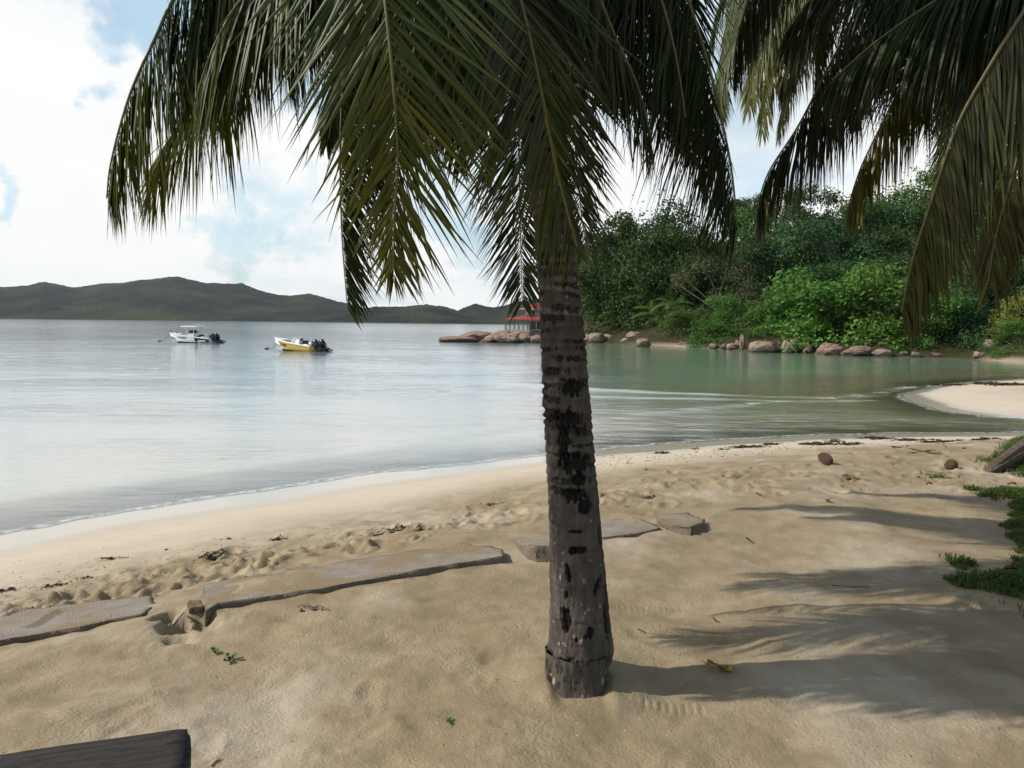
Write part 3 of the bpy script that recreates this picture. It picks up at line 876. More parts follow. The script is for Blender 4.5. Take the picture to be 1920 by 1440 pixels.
t = NT('forest_floor'); p = t.pos()
n = t.noise(p, 0.8, 5, .65)
sz = t.n('ShaderNodeSeparateXYZ', Vector=p).outputs['Z']
c = t.mix(t.mr(n, .35, .65), (0.030, 0.026, 0.016), (0.050, 0.050, 0.022))
c = t.mix(t.math('MULTIPLY', t.mr(sz, 0.10, 0.45, 1.0, 0.0), t.attr('sandy')), c, t.mix(n, (0.20, 0.15, 0.105), (0.38, 0.30, 0.21)))
o = mesh_obj('hillside', np.stack([GX, GY, GZ], -1), grid_faces(len(gy), len(gx)), t.out(t.bsdf(c, .95, .05)), smooth=True, attrs={'sandy': np.maximum(np.exp(-((GX - at_z(1270, 650).x) / 5.0) ** 2) * np.exp(-((GY - at_z(1270, 650).y) / 7.0) ** 2), sstep(6, 2.5, np.hypot(GX - at_z(1925, 680).x - 1, GY - at_z(1925, 680).y)))})
tag(o, kind='structure', label='steep wooded bank above the lagoon', cat='hillside')

def leaf_material(name, dark, light, hue_var=0.06, rough=0.5, trans=0.30):
    t = NT(name)
    a = t.attr('tint'); rnd = t.n('ShaderNodeObjectInfo').outputs['Random']
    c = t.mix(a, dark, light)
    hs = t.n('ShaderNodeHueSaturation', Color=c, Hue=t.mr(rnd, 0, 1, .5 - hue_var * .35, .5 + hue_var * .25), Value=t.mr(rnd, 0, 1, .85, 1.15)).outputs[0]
    b = t.bsdf(hs, rough, 0.12)
    tl = t.n('ShaderNodeBsdfTranslucent', Color=hs)
    return t.out(t.n('ShaderNodeMixShader', i0=trans, i1=b, i2=tl).outputs[0])
LEAF = {
    'dark': leaf_material('leaf_dark', (0.022, 0.050, 0.015), (0.085, 0.150, 0.042)),
    'mid': leaf_material('leaf_mid', (0.036, 0.080, 0.018), (0.130, 0.220, 0.046)),
    'bright': leaf_material('leaf_bright', (0.042, 0.100, 0.018), (0.160, 0.275, 0.050)),
    'blue': leaf_material('leaf_bluish', (0.026, 0.066, 0.026), (0.095, 0.180, 0.066)),
    'olive': leaf_material('leaf_olive', (0.060, 0.070, 0.030), (0.155, 0.160, 0.066)),
    'yellow': leaf_material('leaf_yellow', (0.091, 0.124, 0.021), (0.260, 0.286, 0.055)),
    'dry': leaf_material('leaf_dry', (0.098, 0.081, 0.055), (0.221, 0.182, 0.124)),
}
bark_mat = simple('bark_grey', (0.19, 0.165, 0.135), .9, .1, .3, 3.0)

def quads_leaves(C, Nn, size, seed, aspect=0.62):
    """many bent leaf blades; C centres, Nn facing normals"""
    g = np.random.default_rng(seed)
    n = len(C)
    a = g.normal(size=(n, 3)); 
    Tn = a - (a * Nn).sum(1, keepdims=True) * Nn
    Tn /= np.linalg.norm(Tn, axis=1, keepdims=True) + 1e-9
    Bn = np.cross(Nn, Tn)
    s = size * g.uniform(.6, 1.3, (n, 1))
    P0 = C - Tn * s * .5
    P1 = C + Bn * s * aspect * .5 - Nn * s * .05
    P2_ = C + Tn * s * .5 - Nn * s * .16
    P3 = C - Bn * s * aspect * .5 - Nn * s * .05
    V = np.stack([P0, P1, P2_, P3], 1).reshape(-1, 3)
    F = np.arange(n * 4).reshape(-1, 4)
    return V, F

def crown_mesh(name, seed, nl, per, leaf, flat=1.0, mat='mid', droop=0.0, spread=1.0, inner=0.55, hollow=0.0):
    """crown filling a unit box: x,y in -.5...5, z 0..1; several uneven lobes made of leaf clusters"""
    g = np.random.default_rng(seed)
    Cs, Ns, Ts = [], [], []
    lobes = []
    for k in range(nl):
        for _ in range(40):
            a = g.uniform(0, 2 * math.pi); rad = 0.40 * math.sqrt(g.uniform(0, 1)) * spread
            z = g.uniform(0.12, 0.88)
            lim = 0.47 * (1 - abs((z - .42) / .62) ** 2.2) ** .5 if abs((z - .42) / .62) < 1 else 0
            if rad < lim: break
        r = g.uniform(.10, .20) * (1.12 - .4 * z)
        lobes.append((rad * math.cos(a), rad * math.sin(a), z, r))
    for (lx, ly, lz, lr) in lobes:
        tone = g.uniform(0, 1)
        ncl = max(6, int(per / 14))
        # twig clusters on the upper/outer face of the lobe
        u = g.normal(size=(ncl, 3)); u[:, 2] = np.abs(u[:, 2]) * .8 - .25; u /= np.linalg.norm(u, axis=1, keepdims=True)
        rr = lr * g.uniform(.65, 1.18, (ncl, 1))
        cc = np.array([lx, ly, lz]) + u * rr * np.array([1.15, 1.15, .85 * flat])
        for q, uu in zip(cc, u):
            m = int(g.integers(9, 20))
            off = g.normal(size=(m, 3)) * lr * .20
            off[:, 2] -= droop * np.abs(g.normal(size=m)) * lr
            nn = uu * .7 + g.normal(size=(m, 3)) * .55 + np.array([0, 0, .5]); nn /= np.linalg.norm(nn, axis=1, keepdims=True)
            Cs.append(q + off); Ns.append(nn)
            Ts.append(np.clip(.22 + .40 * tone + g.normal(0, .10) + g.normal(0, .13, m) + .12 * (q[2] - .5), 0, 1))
        mi = int(per * inner)
        q = g.normal(size=(mi, 3)) * lr * .5 + np.array([lx, ly, lz])
        nn = g.normal(size=(mi, 3)); nn /= np.linalg.norm(nn, axis=1, keepdims=True)
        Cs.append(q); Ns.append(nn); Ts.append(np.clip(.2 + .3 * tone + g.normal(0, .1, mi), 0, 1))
    C = np.concatenate(Cs); Nn = np.concatenate(Ns); Tt = np.concatenate(Ts)
    q0, q1 = np.percentile(C, 2, axis=0), np.percentile(C, 98, axis=0)
    sx, sy, sz_ = 1.0 / (q1 - q0); ox, oy, oz = -(q0[0] + q1[0]) / 2 * sx, -(q0[1] + q1[1]) / 2 * sy, -q0[2] * sz_
    C = C * np.array([sx, sy, sz_]) + np.array([ox, oy, oz])
    lobes = [(a * sx + ox, b * sy + oy, c_ * sz_ + oz, r_ * (sx + sy) / 2) for a, b, c_, r_ in lobes]
    V, F = quads_leaves(C, Nn, leaf, seed)
    o = mesh_obj(name, V, F, LEAF[mat], attrs={'tint': np.repeat(Tt, 4)})
    me = o.data; bpy.data.objects.remove(o)
    m = MB()
    gr = random.Random(seed)
    m.tube([(0, 0, -.45), (.01, 0, -.1), (gr.uniform(-.03, .03), gr.uniform(-.03, .03), .25), (gr.uniform(-.05, .05), 0, .62)], [.032, .026, .020, .008], 7)
    for (lx, ly, lz, lr) in lobes:
        z0 = max(-.05, lz - .3 - .2 * gr.random())
        m.tube([(0, 0, z0), (lx * .45, ly * .45, (z0 + lz) * .5 - .01), (lx * .95, ly * .95, lz - .02), (lx * 1.15, ly * 1.15, lz + lr * .7)], [.013, .009, .006, .002], 5, cap=False)
    b = m.build('trunk', bark_mat); bm_ = b.data; bpy.data.objects.remove(b)
    return me, bm_

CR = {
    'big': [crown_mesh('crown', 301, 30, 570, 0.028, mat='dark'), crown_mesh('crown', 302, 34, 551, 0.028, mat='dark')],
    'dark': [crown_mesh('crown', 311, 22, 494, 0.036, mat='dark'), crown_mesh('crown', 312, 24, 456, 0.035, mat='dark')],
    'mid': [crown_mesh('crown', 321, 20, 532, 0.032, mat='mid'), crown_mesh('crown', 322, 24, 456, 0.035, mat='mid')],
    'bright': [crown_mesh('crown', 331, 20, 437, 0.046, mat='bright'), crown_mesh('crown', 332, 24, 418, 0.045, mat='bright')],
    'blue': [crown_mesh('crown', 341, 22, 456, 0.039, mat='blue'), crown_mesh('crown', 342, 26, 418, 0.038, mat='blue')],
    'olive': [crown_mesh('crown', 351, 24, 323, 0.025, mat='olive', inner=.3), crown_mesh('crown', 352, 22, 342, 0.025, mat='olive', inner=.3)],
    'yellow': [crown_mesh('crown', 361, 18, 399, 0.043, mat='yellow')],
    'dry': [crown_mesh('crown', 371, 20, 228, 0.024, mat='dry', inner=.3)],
}
_cnt = {}
def ysh(px):
    py = float(np.interp(px, [1020, 1130, 1180, 1230, 1300, 1380, 1440, 1500, 1640, 1800, 1850, 1925, 2000], [642, 643, 646, 648, 651, 656, 660, 662, 668, 671, 675, 680, 686]))
    return at_z(px, py, 0.0).y
def tree(px, top, bot, wpx, kind, back, label, name='broadleaf_tree', group='trees on the wooded bank', deep=None, trunk=1.0):
    y = ysh(px) + back
    s = y / FPX
    c = at_y(px, bot, y)
    gz = float(slope_h(np.array([c.x]), np.array([c.y]))[0])
    zt = at_y(px, top, y).z
    i = _cnt.get(kind, 0); _cnt[kind] = i + 1
    me, tr = CR[kind][i % len(CR[kind])]
    base = min(gz, c.z)
    root = empty(name, (c.x, y, max(base, gz - .3)))
    tag(root, label, 'shrub' if 'shrub' in name or 'bush' in name else 'tree', group)
    zb = c.z - root.location.z; hgt = max(zt - c.z, 1.0)
    rz = random.uniform(0, 6.28)
    for m, nm in ((me, 'crown'), (tr, 'trunk')):
        o = bpy.data.objects.new(nm, m); col.objects.link(o); o.parent = root
        o.location = (0, 0, zb)
        o.rotation_euler = (0, 0, rz)
        w = wpx * s * 1.08
        o.scale = (w, (deep or 1.0) * w, hgt) if nm == 'crown' else (w, w, hgt)
    return root
# row along the water and lower bank
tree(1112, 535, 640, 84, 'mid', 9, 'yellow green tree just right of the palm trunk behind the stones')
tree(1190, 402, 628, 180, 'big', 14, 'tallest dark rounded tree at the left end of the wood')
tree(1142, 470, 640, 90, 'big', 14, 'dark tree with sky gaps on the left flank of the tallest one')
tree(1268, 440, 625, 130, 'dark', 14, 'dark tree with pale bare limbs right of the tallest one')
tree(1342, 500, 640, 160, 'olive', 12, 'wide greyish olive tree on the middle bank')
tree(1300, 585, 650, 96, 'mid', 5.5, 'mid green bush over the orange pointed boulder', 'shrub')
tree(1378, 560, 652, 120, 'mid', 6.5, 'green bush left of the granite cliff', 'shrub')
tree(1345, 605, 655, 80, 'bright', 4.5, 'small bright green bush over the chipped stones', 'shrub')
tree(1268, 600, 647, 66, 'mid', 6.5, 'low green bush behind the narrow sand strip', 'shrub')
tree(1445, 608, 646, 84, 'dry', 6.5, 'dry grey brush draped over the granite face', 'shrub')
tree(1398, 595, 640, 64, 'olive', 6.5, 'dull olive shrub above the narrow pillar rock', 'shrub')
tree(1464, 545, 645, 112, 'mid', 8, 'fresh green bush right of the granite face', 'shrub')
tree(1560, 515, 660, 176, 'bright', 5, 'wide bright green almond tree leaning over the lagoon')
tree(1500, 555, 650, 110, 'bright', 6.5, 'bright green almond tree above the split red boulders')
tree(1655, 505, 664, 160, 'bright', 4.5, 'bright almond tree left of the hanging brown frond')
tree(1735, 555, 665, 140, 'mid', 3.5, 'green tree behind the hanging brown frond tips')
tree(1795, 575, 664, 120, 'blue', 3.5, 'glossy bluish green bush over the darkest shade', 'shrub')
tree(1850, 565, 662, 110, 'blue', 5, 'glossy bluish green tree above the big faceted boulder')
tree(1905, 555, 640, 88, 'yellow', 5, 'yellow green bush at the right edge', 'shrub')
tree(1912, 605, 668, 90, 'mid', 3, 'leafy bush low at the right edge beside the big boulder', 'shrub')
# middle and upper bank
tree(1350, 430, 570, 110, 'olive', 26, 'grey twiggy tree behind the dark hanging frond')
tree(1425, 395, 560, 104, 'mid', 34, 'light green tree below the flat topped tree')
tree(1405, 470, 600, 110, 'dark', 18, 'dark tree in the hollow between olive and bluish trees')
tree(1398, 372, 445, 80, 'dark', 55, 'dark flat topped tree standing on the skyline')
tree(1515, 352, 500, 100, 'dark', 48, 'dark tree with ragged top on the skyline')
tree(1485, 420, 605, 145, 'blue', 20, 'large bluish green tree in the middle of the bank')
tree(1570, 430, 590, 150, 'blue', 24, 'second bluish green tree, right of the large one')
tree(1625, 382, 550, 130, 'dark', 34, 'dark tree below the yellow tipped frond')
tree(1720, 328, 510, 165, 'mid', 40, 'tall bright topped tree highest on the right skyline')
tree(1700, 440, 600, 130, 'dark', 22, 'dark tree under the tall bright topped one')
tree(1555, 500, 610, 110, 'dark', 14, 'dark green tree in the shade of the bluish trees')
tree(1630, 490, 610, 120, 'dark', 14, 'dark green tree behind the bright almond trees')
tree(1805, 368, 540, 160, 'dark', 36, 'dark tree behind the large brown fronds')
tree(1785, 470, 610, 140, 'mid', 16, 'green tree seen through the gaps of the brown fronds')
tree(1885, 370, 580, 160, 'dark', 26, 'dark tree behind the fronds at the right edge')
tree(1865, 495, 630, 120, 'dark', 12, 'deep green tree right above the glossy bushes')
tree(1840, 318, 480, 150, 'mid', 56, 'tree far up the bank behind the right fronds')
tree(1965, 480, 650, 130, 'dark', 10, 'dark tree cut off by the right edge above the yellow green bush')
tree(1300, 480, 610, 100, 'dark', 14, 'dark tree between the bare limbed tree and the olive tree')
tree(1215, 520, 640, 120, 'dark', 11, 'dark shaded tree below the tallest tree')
# low growth covering the slope
g = np.random.default_rng(404)
ux = g.uniform(12, 120, 340000); uy = g.uniform(40, 190, 340000)
dd = -poly_sd(FSH, ux, uy)
ok = (dd > 4.0) & (dd < 75) & (ux < uy * .95); ux, uy = ux[ok][:120000], uy[ok][:120000]
uz = slope_h(ux, uy)
hh = np.clip(fbm(ux * .35, uy * .35, seed=88, oct=3) + .6, 0, 1.4)
C = np.stack([ux, uy, uz + g.uniform(0, 1, len(ux)) ** .6 * 1.5 * hh], 1)
nn = g.normal(size=C.shape) * .6 + np.array([-.2, -.5, .7]); nn /= np.linalg.norm(nn, axis=1, keepdims=True)
V, Fq = quads_leaves(C, nn, .45, 12)
o = mesh_obj('undergrowth', V, Fq, LEAF['mid'], attrs={'tint': np.repeat(np.clip(.25 + .3 * fbm(ux * .2, uy * .2, seed=89) + g.normal(0, .12, len(ux)), 0, 1), 4)})
tag(o, 'low leafy undergrowth covering the wooded bank', 'undergrowth', kind='stuff')

# feathery palms among the bushes
def small_palm(px, py, y, hpx, n, seed, label):
    s = y / FPX; c = at_y(px, py, y); gz = float(slope_h(np.array([c.x]), np.array([c.y]))[0])
    g = random.Random(seed)
    root = empty('wild_palm', (c.x, y, gz - .2)); tag(root, label, 'palm', 'wild palms on the bank')
    top = c.z - root.location.z
    MB().tube([(0, 0, 0), (.1, 0, max(top, .8))], [.16, .12], 7).build('trunk', bark_mat, root)
    V = []; Fc = []; T = []
    for k in range(n):
        a = 2 * math.pi * k / n + g.uniform(-.2, .2); L = hpx * s * g.uniform(.75, 1.1); el = g.uniform(.35, 1.25)
        dirv = Vector((math.cos(a) * math.cos(el), math.sin(a) * math.cos(el), math.sin(el)))
        p_ = Vector((.1, 0, max(top, .8))); st = L / 16
        tone = g.uniform(.2, .8)
        for j in range(16):
            q = p_ + dirv * st
            sd = dirv.cross(Vector((0, 0, 1))).normalized()
            w = L * .20 * math.sin(math.pi * min(1, (j + 2) / 18)) ** .6
            for sg in (-1, 1):
                tip = p_ + sd * sg * w + dirv * w * .8 - Vector((0, 0, w * .55))
                b = len(V)
                V += [p_, p_ + dirv * st * .55, tip, tip - dirv * .02]
                Fc.append((b, b + 1, b + 2, b + 3)); T += [tone] * 4
            dirv = (dirv - Vector((0, 0, .105))).normalized(); p_ = q
    mesh_obj('crown', [tuple(v) for v in V], Fc, LEAF['mid'], root, attrs={'tint': T})
small_palm(1240, 600, ysh(1240) + 7, 62, 16, 3, 'feathery wild palm behind the largest pink dome boulder')
small_palm(1222, 570, ysh(1222) + 9, 62, 16, 4, 'taller feathery wild palm among the dark trees')
small_palm(1262, 575, ysh(1262) + 8.5, 58, 14, 9, 'feathery wild palm left of the olive tree')
small_palm(1150, 612, ysh(1150) + 7, 44, 13, 5, 'grey green palm right behind the perched egg shaped boulder')
# ------------------------------------------------------------------ coconut palms
t = NT('palm_bark')
p = t.obj()
cav = t.attr('rot'); groove = t.attr('ring')
n1 = t.noise(t.map(p, (1, 1, .35)), 26, 5, .65); n2 = t.noise(p, 90, 4, .7); n3 = t.noise(p, 9, 5, .6)
fib = t.noise(t.map(p, (1, 1, .06)), 120, 3, .6)
c = t.mix(t.mr(n1, .3, .7), (0.046, 0.040, 0.033), (0.118, 0.102, 0.086))
c = t.mix(t.mr(n3, .52, .70), c, (0.095, 0.064, 0.052))
c = t.mix(t.math('MULTIPLY', t.mr(fib, .5, .72), .55), c, (0.05, 0.038, 0.030))
c = t.mix(t.mr(t.attr('tone'), .45, 1, 0, .75), c, t.mix(n2, (0.16, 0.138, 0.122), (0.30, 0.262, 0.235)))
c = t.mix(t.math('MULTIPLY', groove, .7), c, (0.055, 0.043, 0.036))  # darker brown line in the groove under each ring
vo = t.n('ShaderNodeTexVoronoi', _feature='F1', Vector=t.map(p, (1, 1, .8)), Scale=34.0, Randomness=1.0)
lm = t.math('MULTIPLY', t.mr(vo.outputs['Distance'], .30, .22), t.mr(n3, .53, .62), True)
c = t.mix(t.math('MULTIPLY', lm, t.mr(n2, .38, .52)), c, (0.30, 0.275, 0.245))                         # lichen
vo2 = t.n('ShaderNodeTexVoronoi', _feature='F1', Vector=t.map(p, (1, 1, .55)), Scale=17.0, Randomness=1.0)
lm2 = t.math('MULTIPLY', t.mr(vo2.outputs['Distance'], .17, .13), t.math('MULTIPLY', t.attr('low'), t.mr(n1, .40, .5)), True)
c = t.mix(lm2, c, (0.42, 0.39, 0.34))
c = t.mix(cav, c, t.mix(n2, (0.006, 0.005, 0.005), (0.024, 0.020, 0.018)))  # charcoal colour laid over gouges, crescents and skirt rim
h = t.math('ADD', t.math('MULTIPLY', n1, .010), t.math('ADD', t.math('MULTIPLY', n2, .004), t.math('MULTIPLY', fib, .005)))
trunk_mat = t.out(t.bsdf(c, .9, .12, t.bump(h, 1.0, 1.0)))

def make_trunk(path, root, seed, detail=True, gouges=()):
    """path: list of (Vector centre, radius) from foot to crown, in world space"""
    o0 = root.location
    P = np.array([list(q[0] - o0) for q in path]); r = np.array([q[1] for q in path])
    zz = P[:, 2]
    nh, na = (900, 180) if detail else (160, 24)
    hs = np.linspace(zz[0], zz[-1], nh); an = np.linspace(0, 2 * math.pi, na, endpoint=False)
    def smooth_interp(h, x, y):
        v = np.interp(h, x, y)
        k = max(3, len(h) // 28); ker = np.hanning(k + 2)[1:-1]; ker /= ker.sum()
        return np.convolve(np.pad(v, (k // 2, k - 1 - k // 2), 'edge'), ker, 'valid')
    cx, cy, rr = (smooth_interp(hs, zz, P[:, 0]), smooth_interp(hs, zz, P[:, 1]), smooth_interp(hs, zz, r))
    g = random.Random(seed)
    A, Hh = np.meshgrid(an, hs)
    Rr = np.repeat(rr[:, None], na, 1)
    rot = np.zeros_like(Rr); ring = np.zeros_like(Rr); tone = np.zeros_like(Rr)
    if detail:
        ca, sa = np.cos(A), np.sin(A)
        mott = fbm(ca * 7, sa * 7, Hh * 30, seed=seed + 4, oct=4) * 1.3
        h0 = zz[0] + .06
        while h0 < zz[-1]:
            up = (h0 - zz[0]) / (zz[-1] - zz[0])
            gap = g.uniform(.034, .060) * (1.7 if up < .22 else 1.0)
            tl, ph = g.uniform(.004, .016), g.uniform(0, 6.28)
            line = h0 + tl * np.cos(A - ph) + .006 * fbm(ca * 3, sa * 3, np.full_like(A, h0 * 9), seed=seed, oct=3)
            d = Hh - line
            tone = np.where(d > 0, np.clip(sstep(.15, .5, up) * g.uniform(.1, 1.0) * (.75 + .7 * mott), 0, 1) * np.exp(-np.maximum(d - .022, 0) / .012), tone)
            strong = g.uniform(.35, 1.0) * (0.45 if up < .2 else 1.0)
            Rr = Rr + strong * ((.0045 * np.exp(-(d / .016) ** 2) * (d > 0)) - .005 * np.exp(-((d + .010) / .008) ** 2))
            ring = np.maximum(ring, strong * np.exp(-((d + .010) / .007) ** 2))
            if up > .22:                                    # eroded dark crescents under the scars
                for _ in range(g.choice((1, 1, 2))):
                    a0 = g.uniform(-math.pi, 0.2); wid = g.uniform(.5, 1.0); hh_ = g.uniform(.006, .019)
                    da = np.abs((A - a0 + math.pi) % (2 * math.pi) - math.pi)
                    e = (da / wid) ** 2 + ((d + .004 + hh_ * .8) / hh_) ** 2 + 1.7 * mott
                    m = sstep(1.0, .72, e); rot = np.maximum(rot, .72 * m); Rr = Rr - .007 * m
            h0 += gap
        Rr = Rr + .006 * fbm(ca * 2.2, sa * 2.2, Hh * 4, seed=seed + 1, oct=3) + .0028 * fbm(ca * 9, sa * 9, Hh * 16, seed=seed + 2, oct=3) + .0016 * fbm(ca * 26, sa * 26, Hh * 30, seed=seed + 3, oct=2)
        mott2 = fbm(ca * 12, sa * 12, Hh * 30, seed=seed + 8, oct=4)
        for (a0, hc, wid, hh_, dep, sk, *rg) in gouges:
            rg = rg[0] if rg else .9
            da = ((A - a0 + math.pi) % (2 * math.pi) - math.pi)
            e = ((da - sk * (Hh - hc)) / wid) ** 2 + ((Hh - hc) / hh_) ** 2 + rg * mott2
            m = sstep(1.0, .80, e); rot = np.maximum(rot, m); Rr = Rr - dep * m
        # ragged lower rim of the bark skirt
        low = Hh - zz[0]
        edge = .050 + .030 * fbm(ca * 2.5, sa * 2.5, seed=seed + 12, oct=3) + .018 * fbm(ca * 14, sa * 14, seed=seed + 13, oct=2)
        cut = sstep(edge + .012, edge - .012, low)
        Rr = Rr - cut * .012
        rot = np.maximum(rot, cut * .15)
    X = cx[:, None] + Rr * np.cos(A); Y = cy[:, None] + Rr * np.sin(A)
    lowm = np.clip(1 - (Hh - zz[0]) / .75, 0, 1)
    return mesh_obj('trunk', np.stack([X, Y, Hh], -1), grid_faces(nh, na, True), trunk_mat, root, True, attrs={'rot': rot, 'ring': ring, 'low': lowm, 'tone': tone})

t = NT('palm_leaflet')
age, rnd, along = t.attr('age'), t.attr('rnd'), t.attr('along')
g1 = t.mix(rnd, (0.012, 0.033, 0.011), (0.031, 0.068, 0.021))
c = t.mix(age, g1, t.mix(rnd, (0.125, 0.130, 0.010), (0.20, 0.165, 0.020)))
c = t.mix(t.math('MULTIPLY', t.attr('brown'), .9), c, (0.050, 0.031, 0.016))
b = t.bsdf(c, .45, .28)
tl = t.n('ShaderNodeBsdfTranslucent', Color=t.mix(1.0, c, (0.95, 1.0, 0.5), 'MULTIPLY'))
leaf_mat = t.out(t.n('ShaderNodeMixShader', i0=.33, i1=b, i2=tl).outputs[0])
t = NT('palm_midrib')
c = t.mix(t.attr('age'), (0.085, 0.095, 0.025), (0.14, 0.085, 0.035))
rib_mat = t.out(t.bsdf(c, .5, .4))

def catmull(P, n):
    P = np.array([list(p) for p in P], float)
    P = np.vstack([2 * P[0] - P[1], P, 2 * P[-1] - P[-2]])
    out = []
    for i in range(1, len(P) - 2):
        for k in range(24):
            u = k / 24
            a, b_, c_, d = P[i - 1], P[i], P[i + 1], P[i + 2]
            out.append(.5 * ((2 * b_) + (-a + c_) * u + (2 * a - 5 * b_ + 4 * c_ - d) * u * u + (-a + 3 * b_ - 3 * c_ + d) * u ** 3))
    out.append(P[-2]); out = np.array(out)
    s = np.concatenate([[0], np.cumsum(np.linalg.norm(np.diff(out, axis=0), axis=1))])
    q = np.linspace(0, s[-1], n)
    return np.stack([np.interp(q, s, out[:, k]) for k in range(3)], 1), s[-1]

def frond(root, pts, seed, L=0.62, fold=-35, age=0.12, tipage=0.5, brown=0.06, droop=0.16, fwd=(38, 72), width=0.0175, density=1.0, side=None, start=.16, face=None, label=None, holes=0.03):
    """pts: world points from the crown to the tip. Leaflets on both sides of a tapering midrib."""
    g = np.random.default_rng(seed)
    o0 = np.array(root.location)
    C, Ltot = catmull(pts, 200)
    T = np.gradient(C, axis=0); T /= np.linalg.norm(T, axis=1, keepdims=True)
    outw = C[-1] - C[0]; outw[2] = 0; outw = outw / (np.linalg.norm(outw) + 1e-6)
    ref = outw * .85 + np.array([0, 0, .55])
    if face is not None: ref = np.array(face, float)
    Nn = ref - (T @ ref)[:, None] * T; Nn /= np.linalg.norm(Nn, axis=1, keepdims=True) + 1e-9
    S = np.cross(T, Nn)
    # midrib
    rad = np.linspace(.017, .0028, 200) * (1 + 1.2 * np.exp(-np.linspace(0, 1, 200) / .08))
    k5 = 6; an = np.arange(k5) * 2 * math.pi / k5
    ringv = C[:, None, :] + rad[:, None, None] * (np.cos(an)[None, :, None] * S[:, None, :] * .8 + np.sin(an)[None, :, None] * Nn[:, None, :])
    # leaflets
    nl = int(Ltot * (1 - start) / .0122 * density)
    Vs, Fs, AG, RN, AL, BR = [], [], [], [], [], []
    M = 8
    for sg in (-1, 1):
        u = start + (1 - start) * (np.arange(nl) + g.uniform(-.3, .3, nl)) / nl
        u = np.clip(u, start, .998)
        keep = g.uniform(size=nl) > holes
        u = u[keep]; n = len(u)
        fi = u * 199; i0 = np.clip(fi.astype(int), 0, 198); f = (fi - i0)[:, None]
        c = C[i0] * (1 - f) + C[i0 + 1] * f; tt = T[i0]; nn = Nn[i0]; ss = S[i0] * sg
        w = (u - start) / (1 - start)
        fa = np.radians(fwd[0] + (fwd[1] - fwd[0]) * w ** 1.3 + g.normal(0, 5.0, n))
        fd = np.radians(fold + g.normal(0, 9, n))
        lat = ss * np.cos(fd)[:, None] + nn * np.sin(fd)[:, None]
        if side is not None: lat = lat * (1 - .9) + .9 * (np.array(side) - (tt @ np.array(side))[:, None] * tt) + .25 * ss
        lat /= np.linalg.norm(lat, axis=1, keepdims=True)
        d = lat * np.cos(fa)[:, None] + tt * np.sin(fa)[:, None]
        ln = L * np.interp(w, [0, .08, .35, .7, .9, 1], [.55, .78, 1.0, .80, .50, .20]) * g.normal(1, .09, n)
        ln = np.where(g.uniform(size=n) < .05, ln * g.uniform(.4, .8, n), ln)
        grav = droop * g.normal(1, .25, n)
        wdir = np.cross(d, nn); wdir /= np.linalg.norm(wdir, axis=1, keepdims=True) + 1e-9
        tw = g.normal(0, .35, n)[:, None]
        kink = np.where(g.uniform(size=n) < .13, g.integers(3, 7, n), 99)
        rows = []
        p = c + lat * .004
        bw = width * np.interp(w, [0, .4, 1], [.8, 1.0, .55]) * g.normal(1, .1, n)
        wp = [.35, .85, 1.0, .98, .90, .74, .52, .28, .03]
        for m in range(M + 1):
            nrm = np.cross(wdir, d)
            wd = wdir * np.cos(tw) + nrm * np.sin(tw)
            nr2 = np.cross(wd, d)
            hw = (bw * wp[m] * .5)[:, None]
            rows.append(np.stack([p - wd * hw - nr2 * hw * .5, p, p + wd * hw - nr2 * hw * .5], 1))
            p = p + d * (ln / M)[:, None]
            d = d + np.array([0, 0, -1.0]) * (grav * (.4 + m / M) + np.where(m == kink, .9, 0))[:, None]
            d /= np.linalg.norm(d, axis=1, keepdims=True)
            wdir = wdir - (wdir * d).sum(1, keepdims=True) * d; wdir /= np.linalg.norm(wdir, axis=1, keepdims=True) + 1e-9
        rows = np.stack(rows, 1)                                  # n, M+1, 3, 3
        base = sum(len(v) for v in Vs)
        Vs.append(rows.reshape(-1, 3))
        idx = base + np.arange(n)[:, None, None] * (M + 1) * 3 + np.arange(M)[None, :, None] * 3 + np.arange(2)[None, None, :]
        Fs.append(np.stack([idx, idx + 1, idx + 4, idx + 3], -1).reshape(-1, 4))
        al = np.repeat(np.linspace(0, 1, M + 1)[None, :], n, 0)
        ag = np.clip(age + (tipage - age) * sstep(.45, 1.0, w)[:, None] + .22 * sstep(.6, 1, al) * tipage + g.normal(0, .11, n)[:, None], 0, 1)
        br = np.clip(brown * g.uniform(.3, 1.5, n)[:, None] + .8 * sstep(.86, 1.0, al) * g.uniform(0, 1, n)[:, None], 0, 1)
        for lst, a in ((AG, ag), (RN, np.repeat(g.uniform(0, 1, n)[:, None], M + 1, 1)), (AL, al), (BR, br)):
            lst.append(np.repeat(a[:, :, None], 3, 2).ravel())
    V = np.concatenate(Vs) - o0
    o = mesh_obj('frond', V, np.concatenate(Fs), leaf_mat, root, True, attrs={'age': np.concatenate(AG), 'rnd': np.concatenate(RN), 'along': np.concatenate(AL), 'brown': np.concatenate(BR)})
    mesh_obj('midrib', ringv.reshape(-1, 3) - o0, grid_faces(200, k5, True), rib_mat, o, True, attrs={'age': np.full(200 * k5, min(1, brown + .4 * age))})
    if label: o['label'] = label
    return o

def pw(px, py, y): return at_y(px, py, y)

